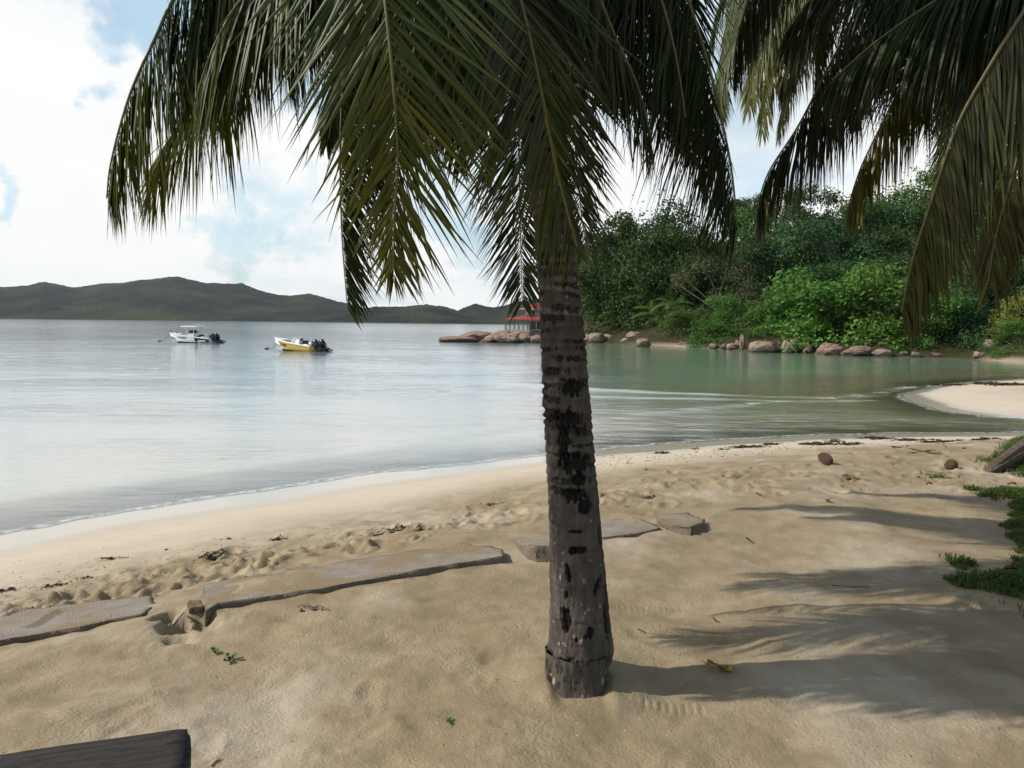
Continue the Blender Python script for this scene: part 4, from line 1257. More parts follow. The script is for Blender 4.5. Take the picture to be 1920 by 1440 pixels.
# --- the palm in the middle of the picture
palm = empty('coconut_palm', TRUNK)
tag(palm, 'coconut palm with ringed dark trunk in the middle of the sand', 'palm tree', 'coconut palms')
ty = TRUNK.y
def tk(px, py, wpx): return (at_y(px, py, ty), wpx / 2 / FPX * ty)
_sk = at_y(1090, 1268, ty - .15)
path = [(Vector((_sk.x, ty, _sk.z)), 131 / 2 / FPX * ty), (Vector((_sk.x, ty, _sk.z + .05)), 132 / 2 / FPX * ty), tk(1089, 1222, 130), tk(1088, 1200, 122), tk(1085, 1120, 109), tk(1081, 1040, 101), tk(1076, 960, 97), tk(1070, 860, 92), tk(1063, 760, 89), tk(1056, 650, 85), tk(1050, 560, 79), tk(1045, 490, 75), tk(1038, 420, 74), tk(1028, 345, 74), tk(1012, 250, 74), tk(990, 130, 73), tk(960, 0, 72), tk(925, -120, 74), tk(905, -200, 84)]
CROWN = path[-1][0]
def gz_(py): return at_y(1085, py, ty).z - TRUNK.z
F0 = -math.pi / 2
G = [(F0 - .55, gz_(1145), .20, .058, .022, 0), (F0 - .42, gz_(1060), .10, .040, .020, -1.2), (F0 - .20, gz_(1020), .15, .022, .018, 2.0), (F0 + .10, gz_(1018), .28, .016, .014, 0), (F0 + .75, gz_(1085), .20, .045, .020, 5.0),
     (F0 + .28, gz_(1165), .12, .028, .018, 0), (F0 + .40, gz_(940), .32, .035, .016, 0), (F0 - .1, gz_(912), .50, .014, .014, 0), (F0 + .25, gz_(890), .35, .03, .014, 0), (F0 - .30, gz_(830), .30, .075, .014, 0, 1.6), (F0 + .10, gz_(862), .65, .05, .013, 0, 2.2),
     (F0 - .1, gz_(785), .7, .05, .010, 0, 2.4), (F0 + .3, gz_(725), .5, .035, .010, 0, 2.2), (F0 + .1, gz_(920), .6, .03, .012, 0, 2.0), (F0 + 1.15, gz_(1140), .25, .12, .025, 1.0), (F0 + 1.2, gz_(1000), .2, .06, .02, 0), (F0 - .05, gz_(985), .3, .008, .012, 0), (F0 - .5, gz_(1100), .07, .018, .012, 0), (F0 + .12, gz_(1172), .06, .010, .012, 0), (F0 - .2, gz_(1178), .05, .012, .012, 0)]
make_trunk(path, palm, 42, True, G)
# root cone under the bark skirt
nh, na = 60, 90
hs = np.linspace(-.10, .16, nh); an = np.linspace(0, 2 * math.pi, na, endpoint=False)
A, Hh = np.meshgrid(an, hs)
Rr = .137 + .020 * np.exp(-((Hh + .02) / .05) ** 2) + .014 * fbm(np.cos(A) * 5, np.sin(A) * 5, Hh * 6, seed=71, oct=3) + .004 * fbm(np.cos(A) * 22, np.sin(A) * 22, Hh * 8, seed=72, oct=2)
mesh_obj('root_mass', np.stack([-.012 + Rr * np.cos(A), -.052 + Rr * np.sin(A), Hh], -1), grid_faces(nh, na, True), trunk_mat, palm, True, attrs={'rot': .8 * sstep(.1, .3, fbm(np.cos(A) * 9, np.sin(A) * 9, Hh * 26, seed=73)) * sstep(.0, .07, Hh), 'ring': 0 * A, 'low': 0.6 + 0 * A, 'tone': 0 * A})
CT = CROWN - Vector((0, 0, .05))
def F(pts, seed, **kw):
    c0 = CT + Vector(((pts[0][0] - 920) * .00015, 0, 0))
    return frond(palm, [c0] + [pw(*q) for q in pts], seed, **kw)
# left side, seen edge on
F([(640, -390, 3.3), (450, -160, 3.2), (335, -15, 3.15), (292, 70, 3.1), (250, 160, 3.1), (224, 240, 3.1), (206, 315, 3.1), (200, 372, 3.1)], 1, L=.72, fold=-56, age=.12, tipage=.42, droop=.12, density=1.25)
F([(680, -330, 3.9), (520, -90, 3.8), (430, 60, 3.75), (370, 180, 3.7), (318, 262, 3.7), (290, 320, 3.7), (276, 372, 3.7)], 2, L=.76, fold=-40, age=.30, tipage=.66, droop=.06, density=1.25)
F([(720, -330, 3.1), (600, -200, 3.0), (520, -90, 2.95), (450, 0, 2.95), (400, 90, 2.95), (365, 190, 2.95)], 3, L=.70, fold=-44, age=.15, tipage=.35, droop=.08, density=1.2)
# front left, hanging face on
F([(800, -560, 2.75), (722, -380, 2.3), (708, -150, 2.15), (722, 0, 2.12), (737, 150, 2.12), (746, 300, 2.18), (740, 410, 2.25), (738, 505, 2.32)], 4, L=.58, fold=-18, age=.08, tipage=.55, droop=.03, fwd=(30, 58), density=1.1, width=.0155)
F([(740, -420, 4.0), (672, -120, 4.1), (648, 80, 4.1), (638, 280, 4.1), (641, 440, 4.1), (652, 585, 4.1)], 5, L=.62, fold=-62, age=.08, tipage=.2, brown=.3, droop=.02, fwd=(36, 60), side=(1, -.15, 0))
F([(830, -420, 4.4), (790, -120, 4.7), (765, 80, 4.7), (745, 260, 4.7), (735, 400, 4.65), (738, 530, 4.6)], 6, L=.66, fold=-30, age=.2, tipage=.75, droop=.08)
# centre, in front of the trunk
F([(900, -480, 2.95), (895, -300, 2.6), (930, -120, 2.5), (975, 0, 2.5), (1008, 140, 2.52), (1032, 260, 2.58), (1052, 350, 2.66), (1082, 462, 2.75)], 7, L=.68, fold=-20, age=.08, tipage=.16, brown=.45, droop=.025, fwd=(30, 60), density=1.2, width=.017, label='brownish frond hanging in front of the trunk')
F([(870, -420, 4.2), (845, -150, 4.6), (835, 60, 4.7), (845, 200, 4.7), (862, 320, 4.65)], 8, L=.62, fold=-30, age=.05, tipage=.2, brown=.3, droop=.08)
F([(960, -420, 4.1), (968, -120, 4.7), (970, 100, 4.85), (974, 330, 4.85), (976, 440, 4.8), (979, 572, 4.75)], 9, L=.68, fold=-12, age=.03, tipage=.12, brown=.2, droop=.03, fwd=(34, 60), label='dark frond hanging straight down behind the trunk')
F([(1000, -420, 3.9), (1040, -120, 4.3), (1062, 100, 4.4), (1080, 290, 4.4), (1090, 400, 4.35), (1102, 482, 4.3)], 10, L=.60, fold=-16, age=.06, tipage=.25, brown=.2, droop=.04, fwd=(30, 58))
F([(1010, -420, 3.2), (1060, -220, 2.95), (1105, -60, 2.9), (1150, 60, 2.9), (1195, 160, 2.95), (1222, 262, 3.0)], 11, L=.66, fold=-34, age=.03, tipage=.08, brown=.4, droop=.07)
# right side, dark, seen edge on
F([(1080, -400, 3.5), (1190, -220, 3.4), (1275, -40, 3.3), (1325, 110, 3.3), (1352, 220, 3.3), (1372, 320, 3.3), (1384, 440, 3.3)], 12, L=.82, fold=-46, age=.02, tipage=.06, brown=.4, droop=.055, fwd=(34, 66), density=1.2, side=(-.75, -.45, -.3))
F([(1060, -400, 3.9), (1160, -200, 4.0), (1240, -20, 4.0), (1300, 120, 4.0), (1340, 250, 4.0), (1358, 370, 4.0)], 13, L=.74, fold=-42, age=.04, tipage=.12, brown=.4, droop=.07)
F([(1020, -420, 4.1), (1070, -200, 4.5), (1120, -20, 4.6), (1170, 90, 4.6), (1210, 190, 4.6)], 14, L=.70, fold=-30, age=.05, tipage=.1, brown=.3, droop=.12)
F([(700, -380, 3.5), (560, -250, 3.4), (450, -120, 3.35), (390, -10, 3.3), (350, 90, 3.3), (330, 180, 3.3)], 15, L=.74, fold=-52, age=.2, tipage=.45, droop=.15, density=1.3)
F([(650, -330, 4.3), (520, -180, 4.4), (450, -60, 4.4), (405, 40, 4.4), (372, 130, 4.4), (350, 210, 4.4)], 26, L=.8, fold=-50, age=.25, tipage=.5, droop=.13, density=1.3)
F([(760, -380, 3.8), (620, -230, 3.8), (540, -110, 3.8), (490, 0, 3.8), (455, 90, 3.8), (432, 170, 3.8)], 27, L=.74, fold=-48, age=.15, tipage=.35, droop=.12, density=1.2)
F([(780, -420, 3.4), (660, -230, 3.35), (590, -80, 3.35), (558, 50, 3.35), (540, 150, 3.35)], 16, L=.62, fold=-50, age=.1, tipage=.3, droop=.14)
F([(860, -330, 4.2), (780, -200, 5.2), (700, 0, 6.0), (640, 150, 6.4), (612, 270, 6.5)], 17, L=.7, width=.036, fold=-30, age=.08, tipage=.3, droop=.1)
F([(900, -330, 4.3), (850, -150, 5.4), (800, 60, 6.1), (775, 200, 6.4), (765, 300, 6.4)], 18, L=.7, width=.036, fold=-30, age=.05, tipage=.2, brown=.3, droop=.1)
F([(915, -330, 4.3), (925, -150, 5.4), (910, 60, 6.0), (900, 180, 6.2), (895, 260, 6.2)], 19, L=.7, width=.036, fold=-30, age=.05, tipage=.2, brown=.3, droop=.1)
F([(1050, -400, 3.3), (1120, -260, 3.1), (1190, -120, 3.05), (1240, 0, 3.05), (1270, 120, 3.05), (1285, 220, 3.05)], 20, L=.70, fold=-50, age=.02, tipage=.05, brown=.45, droop=.12)
F([(820, -420, 2.9), (800, -260, 2.7), (820, -100, 2.65), (838, 30, 2.65), (850, 140, 2.7), (852, 230, 2.75)], 21, L=.60, fold=-30, age=.04, tipage=.12, brown=.2, droop=.06)
F([(960, -420, 4.6), (1010, -200, 5.2), (1080, -20, 5.6), (1130, 100, 5.8), (1160, 200, 5.8)], 22, L=.7, width=.036, fold=-30, age=.04, tipage=.1, brown=.3, droop=.1)
F([(880, -330, 4.2), (800, -220, 5.0), (730, -60, 5.7), (690, 80, 6.0), (668, 200, 6.1)], 23, L=.75, width=.036, fold=-25, age=.06, tipage=.2, brown=.2, droop=.1, density=1.2)
F([(930, -330, 4.4), (900, -190, 5.5), (860, -20, 6.6), (835, 120, 7.0), (822, 230, 7.1)], 24, L=.75, width=.036, fold=-25, age=.06, tipage=.2, brown=.2, droop=.1, density=1.2)
F([(985, -330, 4.4), (1010, -150, 5.3), (1030, 30, 5.7), (1035, 180, 5.8), (1036, 290, 5.8)], 25, L=.7, width=.036, fold=-25, age=.06, tipage=.2, brown=.3, droop=.1, density=1.2)
# upper fronds above the picture
def Fa(az, el, Lf, seed, **kw):
    d = Vector((math.cos(az), math.sin(az), 0)); pts = []
    for k in range(1, 8):
        u = k / 7; pts.append(CT + d * (Lf * (u * .92 - .25 * u ** 3) * math.cos(el * .6)) + Vector((0, 0, Lf * (math.sin(el) * u - .85 * u ** 2.4))))
    return frond(palm, [CT] + pts, seed, **kw)
for k, (az, el, Lf) in enumerate(((3.4, .9, 3.3), (2.5, .75, 3.3), (1.6, .85, 3.4), (.9, .7, 3.3), (.1, .9, 3.2), (-.7, 1.0, 3.0), (-2.3, 1.05, 3.0), (2.0, 1.25, 2.8), (-1.5, 1.35, 2.6))):
    Fa(az, el, Lf, 30 + k, L=.62, fold=-25, age=.06, tipage=.1, droop=.10)

# --- the palm standing outside the right edge
B2 = Vector((4.15, 3.3, hz(4.15, 3.3) - .05))
palm2 = empty('coconut_palm', B2)
tag(palm2, 'coconut palm outside the right edge whose fronds hang into the picture', 'palm tree', 'coconut palms')
C2 = Vector((3.75, 3.75, 4.75))
make_trunk([(B2, .19), (B2 + Vector((0, 0, .3)), .15), (B2 + Vector((-.1, .1, 1.5)), .115), (B2 + Vector((-.25, .3, 2.8)), .105), (C2, .11)], palm2, 5, False)
def F2(pts, seed, **kw):
    kw['density'] = kw.get('density', 1.0) * 1.25; kw.setdefault('width', .021)
    return frond(palm2, [C2] + [pw(*q) for q in pts], seed, **kw)
F2([(2200, -330, 4.1), (1960, -330, 4.1), (1740, -170, 4.0), (1590, 60, 3.95), (1500, 230, 3.9), (1440, 325, 3.9), (1416, 405, 3.9)], 51, L=.78, fold=-62, age=.05, tipage=.22, brown=.35, droop=.22, density=1.1, label='dark frond with curved edge and small gaps')
F2([(2150, -260, 3.9), (1950, -180, 3.75), (1800, -40, 3.7), (1715, 110, 3.7), (1655, 230, 3.7), (1614, 315, 3.7), (1586, 400, 3.7)], 52, L=.60, fold=-62, age=.15, tipage=.85, brown=.2, droop=.22, label='frond with yellow tip')
F2([(2150, -230, 4.5), (1990, -120, 4.5), (1880, -20, 4.5), (1800, 70, 4.5), (1730, 130, 4.5), (1680, 190, 4.5)], 53, L=.80, fold=-62, age=.04, tipage=.15, brown=.35, droop=.24)
F2([(2200, -260, 3.3), (2010, -160, 3.2), (1860, -60, 3.15), (1740, 10, 3.1), (1640, 80, 3.1), (1560, 150, 3.1)], 54, L=.76, fold=-60, age=.02, tipage=.05, brown=.35, droop=.26, density=1.1)
F2([(2180, -260, 4.9), (2060, -60, 5.0), (1950, 60, 5.0), (1870, 130, 5.0), (1810, 200, 5.0)], 55, L=.76, fold=-55, age=.06, tipage=.2, brown=.3, droop=.22)
F2([(2160, -330, 2.75), (2030, -150, 2.55), (1920, 20, 2.5), (1852, 130, 2.5), (1795, 235, 2.5), (1748, 370, 2.5), (1710, 490, 2.52), (1690, 585, 2.55)], 56, L=.66, fold=-48, age=.06, tipage=.30, brown=.55, droop=.09, side=(.9, .1, -.5), fwd=(30, 66), density=1.1, label='brownish frond with a clear slanting midrib')
F2([(2190, -120, 2.9), (2040, 60, 2.75), (1935, 225, 2.7), (1893, 350, 2.7), (1868, 440, 2.7), (1852, 530, 2.7)], 57, L=.60, fold=-40, age=.08, tipage=.42, brown=.6, droop=.14, fwd=(30, 66), label='brown frond hanging along the right edge')
F2([(2200, -60, 3.3), (2080, 120, 3.2), (1980, 280, 3.2), (1900, 380, 3.2), (1840, 480, 3.2)], 58, L=.58, fold=-40, age=.06, tipage=.35, brown=.5, droop=.18)
F2([(2180, -300, 4.2), (1900, -320, 4.3), (1690, -200, 4.3), (1560, -60, 4.3), (1530, 60, 4.3), (1524, 190, 4.3)], 59, L=.50, fold=-60, age=.3, tipage=.6, brown=.4, droop=.2)
F2([(2200, -380, 4.6), (1900, -360, 4.7), (1650, -260, 4.7), (1500, -120, 4.7), (1430, 0, 4.7), (1402, 90, 4.7)], 60, L=.75, fold=-60, age=.05, tipage=.2, brown=.3, droop=.2)
F2([(2200, -200, 4.2), (2000, -60, 4.1), (1880, 40, 4.1), (1780, 90, 4.1), (1690, 110, 4.1), (1620, 150, 4.1), (1570, 210, 4.1)], 61, L=.74, fold=-66, age=.04, tipage=.2, brown=.35, droop=.28)
F2([(2250, -150, 4.8), (2050, 0, 4.8), (1930, 60, 4.8), (1830, 90, 4.8), (1740, 80, 4.8), (1650, 60, 4.8), (1590, 90, 4.8)], 62, L=.80, fold=-66, age=.05, tipage=.2, brown=.3, droop=.28)
F2([(2200, -250, 3.5), (2000, -220, 3.4), (1820, -150, 3.4), (1660, -80, 3.4), (1540, -20, 3.4), (1470, 60, 3.4)], 63, L=.74, fold=-62, age=.02, tipage=.1, brown=.35, droop=.26)
F2([(2240, -100, 3.6), (2080, 20, 3.5), (1960, 90, 3.5), (1880, 160, 3.5), (1820, 230, 3.5)], 64, L=.66, fold=-60, age=.02, tipage=.1, brown=.4, droop=.24)
F2([(2180, -420, 4.4), (1880, -430, 4.5), (1640, -340, 4.5), (1500, -200, 4.5), (1425, -60, 4.5), (1385, 60, 4.5), (1372, 150, 4.5)], 65, L=.75, fold=-56, age=.05, tipage=.2, brown=.2, droop=.18)
F2([(2180, -300, 4.9), (1900, -280, 5.2), (1700, -180, 5.3), (1580, -60, 5.3), (1500, 60, 5.3), (1460, 170, 5.3)], 66, L=.8, fold=-56, age=.05, tipage=.25, brown=.25, droop=.2, density=1.2)
for k, az in enumerate((.3, 1.2, -1.0, 4.0, 5.6)):
    d = Vector((math.cos(az), math.sin(az), 0)); pts = []
    for j in range(1, 8):
        u = j / 7; pts.append(C2 + d * (3.2 * (u * .8 - .2 * u ** 3)) + Vector((0, 0, 3.2 * (.75 * u - .95 * u ** 2.3))))
    frond(palm2, [C2] + pts, 70 + k, L=.6, fold=-28, age=.1, tipage=.2, droop=.1)

# --- a taller palm further back on the right, only its sunlit frond ends show
B3 = Vector((8.6, 11.2, hz(8.6, 11.2) - .05))
palm3 = empty('coconut_palm', B3)
tag(palm3, 'taller coconut palm behind the right fronds with bright sunlit frond ends', 'palm tree', 'coconut palms')
C3 = at_y(1800, -330, 9.6)
make_trunk([(B3, .20), (B3 + Vector((.5, -.2, 1.5)), .13), (B3 + Vector((.2, -.6, 4.5)), .12), (C3, .12)], palm3, 6, False)
def F3(pts, seed, **kw): return frond(palm3, [C3] + [pw(*q) for q in pts], seed, **kw)
F3([(1640, -400, 9.0), (1500, -230, 8.4), (1420, -50, 8.2), (1385, 60, 8.2), (1356, 130, 8.2), (1342, 190, 8.2)], 81, L=.9, fold=-22, age=.22, tipage=.3, brown=.0, droop=.08, width=.024)
F3([(1680, -400, 8.8), (1560, -200, 8.3), (1490, 0, 8.1), (1455, 110, 8.1), (1434, 190, 8.1), (1428, 250, 8.1)], 82, L=.8, fold=-30, age=.5, tipage=.75, brown=.05, droop=.08, width=.024)
F3([(1690, -350, 9.5), (1580, -120, 9.3), (1520, 40, 9.3), (1478, 160, 9.3), (1458, 250, 9.3)], 83, L=.9, fold=-30, age=.45, tipage=.7, brown=.05, droop=.08, width=.024)
F3([(1620, -440, 9.9), (1480, -250, 10.2), (1390, -80, 10.4), (1345, 20, 10.4), (1325, 110, 10.4)], 84, L=.9, fold=-25, age=.2, tipage=.3, brown=.0, droop=.08, width=.024)
F3([(1850, -400, 9.5), (1850, -200, 9.0), (1830, 20, 8.9), (1800, 180, 8.9), (1775, 290, 8.9), (1762, 340, 8.9)], 85, L=.9, fold=-28, age=.2, tipage=.35, brown=.05, droop=.09, width=.024)
F3([(1600, -330, 10.2), (1520, -120, 10.6), (1470, 30, 10.6), (1440, 110, 10.6)], 86, L=.9, fold=-28, age=.25, tipage=.35, brown=.0, droop=.1, width=.024)
F3([(1620, -420, 9.4), (1480, -240, 9.2), (1400, -70, 9.1), (1365, 50, 9.1), (1352, 140, 9.1), (1354, 215, 9.1)], 87, L=1.0, fold=-25, age=.15, tipage=.3, brown=.0, droop=.08, width=.025, density=1.3)
F3([(1640, -360, 8.4), (1540, -180, 7.9), (1462, 0, 7.8), (1420, 110, 7.8), (1402, 200, 7.8)], 88, L=.95, fold=-28, age=.3, tipage=.55, brown=.0, droop=.08, width=.025, density=1.3)
# ------------------------------------------------------------------ broken concrete wall in the sand
t = NT('old_concrete'); p = t.pos()
n1 = t.noise(p, 6, 5, .65); n2 = t.noise(p, 55, 4, .7); n3 = t.noise(p, 2.2, 4, .6)
vor = t.voro(p, 120, 'F1')
c = t.mix(t.mr(n1, .3, .7), (0.25, 0.208, 0.166), (0.365, 0.312, 0.256))
c = t.mix(t.math('MULTIPLY', t.mr(vor, .25, .1), .4), c, (0.16, 0.14, 0.125))
c = t.mix(t.attr('sandy'), c, t.mix(n2, (0.235, 0.170, 0.095), (0.345, 0.258, 0.152)))
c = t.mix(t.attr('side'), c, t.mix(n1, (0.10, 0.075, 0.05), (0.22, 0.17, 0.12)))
conc_mat = t.out(t.bsdf(c, .9, .2, t.bump(t.math('ADD', n2, t.math('MULTIPLY', vor, .6)), .015)))
conc_smooth = None

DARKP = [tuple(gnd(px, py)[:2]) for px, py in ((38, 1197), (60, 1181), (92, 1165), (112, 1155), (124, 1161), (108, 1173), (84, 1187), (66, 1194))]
def slab(name, outline, label, zt=0.0, thick=.34, tilt=(0, 0), seed=1, sand=0.5, cat='concrete slab', rough=.012, gap_end=True):
    """outline: pixel corners of its top face, clockwise; the top lies at the sand level plus zt"""
    P = [gnd(px, py) for (px, py) in outline]
    A_ = np.array([[q.x, q.y, 1] for q in P]); zc_ = np.linalg.lstsq(A_, np.array([q.z for q in P]), rcond=None)[0]
    for _ in range(4): P = [at_z(px, py, float(zc_ @ (q.x, q.y, 1)) + zt) for (px, py), q in zip(outline, P)]
    cx = sum(q.x for q in P) / len(P); cy = sum(q.y for q in P) / len(P); zg = float(zc_ @ (cx, cy, 1))
    bm = bmesh.new()
    top = [bm.verts.new((q.x - cx, q.y - cy, q.z - zg - zt + tilt[0] * (q.x - cx) + tilt[1] * (q.y - cy))) for q in P]
    f = bm.faces.new(top)
    if f.normal.z < 0: f.normal_flip()
    f.normal_update()
    r = bmesh.ops.extrude_face_region(bm, geom=[f])
    nv = [e for e in r['geom'] if isinstance(e, bmesh.types.BMVert)]
    for v in nv: v.co.z -= thick
    bmesh.ops.recalc_face_normals(bm, faces=bm.faces)
    bmesh.ops.triangulate(bm, faces=bm.faces)
    for _ in range(7):
        ed = [e for e in bm.edges if e.calc_length() > .045]
        if not ed or len(bm.verts) > 30000: break
        bmesh.ops.subdivide_edges(bm, edges=ed, cuts=1)
        bmesh.ops.triangulate(bm, faces=bm.faces)
    vs = np.array([v.co[:] for v in bm.verts])
    bm.normal_update()
    nr = np.array([v.normal[:] for v in bm.verts])
    k = fbm(vs[:, 0] * 9, vs[:, 1] * 9, vs[:, 2] * 9, seed=seed, oct=4)
    flat = nr[:, 2] > .9
    amp = np.where(flat, .005, rough * 1.8)
    vs = vs + nr * (k * amp)[:, None]
    for v, q in zip(bm.verts, vs): v.co = q
    me = bpy.data.meshes.new(name); bm.to_mesh(me); bm.free()
    me.polygons.foreach_set("use_smooth", np.ones(len(me.polygons), bool))
    s = sstep(-.10, .45, fbm(vs[:, 0] * 4 + seed, vs[:, 1] * 4, seed=seed + 2, oct=5, gain=.65) * 1.3 + sand - .5) * flat
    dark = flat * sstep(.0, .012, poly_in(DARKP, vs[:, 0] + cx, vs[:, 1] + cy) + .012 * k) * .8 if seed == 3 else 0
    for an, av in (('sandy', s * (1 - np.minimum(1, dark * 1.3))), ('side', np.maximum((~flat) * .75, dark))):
        a = me.attributes.new(an, 'FLOAT', 'POINT'); a.data.foreach_set('value', np.asarray(av, np.float32))
    me.materials.append(conc_mat)
    o = bpy.data.objects.new(name, me); col.objects.link(o); o.location = (cx, cy, zg + zt)
    return tag(o, label, cat, 'remains of the low sea wall')
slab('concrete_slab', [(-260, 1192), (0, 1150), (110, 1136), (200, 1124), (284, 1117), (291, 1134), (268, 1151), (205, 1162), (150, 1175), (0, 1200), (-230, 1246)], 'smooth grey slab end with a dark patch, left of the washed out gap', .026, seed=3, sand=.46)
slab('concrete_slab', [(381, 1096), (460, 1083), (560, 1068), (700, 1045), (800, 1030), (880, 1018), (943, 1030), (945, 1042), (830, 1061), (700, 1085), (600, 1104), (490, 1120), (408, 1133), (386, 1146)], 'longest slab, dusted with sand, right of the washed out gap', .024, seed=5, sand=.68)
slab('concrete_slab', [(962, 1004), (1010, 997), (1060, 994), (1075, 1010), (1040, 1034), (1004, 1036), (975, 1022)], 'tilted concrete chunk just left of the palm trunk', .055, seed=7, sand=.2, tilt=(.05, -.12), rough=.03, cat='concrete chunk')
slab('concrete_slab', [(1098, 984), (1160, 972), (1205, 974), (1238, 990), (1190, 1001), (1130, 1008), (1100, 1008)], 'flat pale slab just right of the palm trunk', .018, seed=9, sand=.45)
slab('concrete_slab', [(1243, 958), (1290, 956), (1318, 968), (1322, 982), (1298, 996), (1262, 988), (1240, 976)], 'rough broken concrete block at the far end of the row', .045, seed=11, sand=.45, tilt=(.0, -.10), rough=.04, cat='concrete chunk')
# brick wedged in the gap
bq = gnd(366, 1143)
br = MB().box((0, 0, 0), (.075, .11, .05)).build('brick', simple('mossy_brick', (.20, .15, .085), .9, .1, .3, 30, .004), bevel=.006)
br.location = (bq.x, bq.y, bq.z + .012); br.rotation_euler = (0.1, .05, .5)
tag(br, 'small brown brick wedged beside the end of the longest slab', 'brick')

# ------------------------------------------------------------------ dark timber at the lower left corner
t = NT('tarred_timber'); p = t.obj()
gr = t.noise(t.map(p, (.5, 8, 8)), 9, 5, .65); sp = t.noise(t.map(p, (1.2, 5, 5)), 7, 4, .6, .6)
c = t.mix(t.mr(gr, .3, .7), (0.016, 0.013, 0.011), (0.050, 0.041, 0.033))
c = t.mix(t.mr(sp, .60, .66), c, (0.004, 0.004, 0.004))
timber_mat = t.out(t.bsdf(c, .75, .25, t.bump(t.math('ADD', gr, sp), .012)))
zt = 1.06
a = at_z(362, 1360, zt); b = at_z(-420, 1470, zt)
ax = (b - a); Lb = ax.length; ang = math.atan2(ax.y, ax.x)
root = empty('timber_plank', (a.x, a.y, hz(a.x, a.y)), ang)
tag(root, 'dark weathered timber plank with rounded end in the lower left corner', 'plank')
bm = bmesh.new(); bmesh.ops.create_grid(bm, x_segments=2, y_segments=2, size=1); bm.free()
mb = MB().box((Lb / 2, .17, 0), (Lb, .34, .09)); tp = mb.build('board', timber_mat, root, True, bevel=.014)
bm = bmesh.new(); bm.from_mesh(tp.data)
for _ in range(5):
    ed = [e for e in bm.edges if e.calc_length() > .05]
    bmesh.ops.subdivide_edges(bm, edges=ed, cuts=1)
    bmesh.ops.triangulate(bm, faces=[f for f in bm.faces if len(f.verts) > 4])
    if len(bm.verts) > 9000: break
vs = np.array([v.co[:] for v in bm.verts]); bm.normal_update(); nr = np.array([v.normal[:] for v in bm.verts])
k = .006 * fbm(vs[:, 0] * 3, vs[:, 1] * 18, vs[:, 2] * 18, seed=4, oct=4) - .02 * np.exp(-((vs[:, 0]) / .012) ** 2) * np.clip(np.abs(vs[:, 1] - .17) / .17, 0, 1) ** 4
for v, q_ in zip(bm.verts, vs + nr * k[:, None]): v.co = q_
bm.to_mesh(tp.data); bm.free()
tp.location = (0, 0, zt - .045 - root.location.z)
for lx in (.55, Lb - .4): MB().box((lx, .17, (zt - .09 - root.location.z) / 2 - .1), (.12, .26, zt - .09 - root.location.z + .18)).build('leg', timber_mat, root, bevel=.01)

# ------------------------------------------------------------------ coconuts, weed, sticks, leaves
def nut(px, py, r, rx, label, colr, seed):
    q = gnd(px, py)
    bm = bmesh.new(); bmesh.ops.create_icosphere(bm, subdivisions=4, radius=1)
    for v in bm.verts:
        c_ = v.co.normalized(); an = math.atan2(c_.y, c_.z)
        k = 1 + .05 * math.cos(3 * an) + .03 * float(vnoise(c_.x * 3 + seed, c_.y * 3, c_.z * 3))
        k *= 1 + .10 * max(0, c_.x) ** 3
        v.co = Vector((c_.x * 1.18, c_.y * .92, c_.z * .92)) * k
    me = bpy.data.meshes.new('coconut'); bm.to_mesh(me); bm.free()
    me.polygons.foreach_set("use_smooth", np.ones(len(me.polygons), bool))
    t = NT('coconut_husk'); p = t.obj()
    f_ = t.noise(t.map(p, (.5, 6, 6)), 4, 5, .65)
    c = t.mix(t.mr(f_, .3, .7), [x * .5 for x in colr], colr)
    me.materials.append(t.out(t.bsdf(c, .7, .25, t.bump(f_, .15))))
    o = bpy.data.objects.new('coconut', me); col.objects.link(o)
    o.scale = (r, r, r); o.location = (q.x, q.y, q.z + r * .72); o.rotation_euler = rx
    return tag(o, label, 'coconut', 'coconuts on the sand')
nut(1548, 870, .076, (.2, -.5, 2.2), 'reddish brown coconut on the open sand', (.36, .20, .13), 1)
nut(1783, 880, .070, (.1, .1, .4), 'small tan coconut half sunk beside the grassy bank', (.34, .22, .10), 2)

weed_mat = simple('seaweed_dark', (.050, .030, .016), .8, .2, .3, 20)
weed_green = simple('seaweed_green', (.085, .125, .025), .8, .2, .3, 20)
weed_red = simple('seaweed_rusty', (.13, .065, .035), .8, .2, .3, 20)
def strand(m, p0, L, w, a, g, curl=.6, lift=.02):
    """flat curling ribbon lying on the sand, following it"""
    n = 7; vs = []; x, y = p0
    for k in range(n):
        u = k / (n - 1)
        hw = w * (1 - u * .7) * .5
        zz = hz2(x, y) + .004 + lift * math.sin(math.pi * u) * g.uniform(.2, 1)
        nx, ny = -math.sin(a), math.cos(a)
        vs += [(x - nx * hw, y - ny * hw, zz), (x + nx * hw, y + ny * hw, zz + g.uniform(-.4, .8) * w)]
        x += math.cos(a) * L / n; y += math.sin(a) * L / n; a += g.uniform(-curl, curl)
    m.add(vs, [(2 * k, 2 * k + 1, 2 * k + 3, 2 * k + 2) for k in range(n - 1)])
hz2 = hz
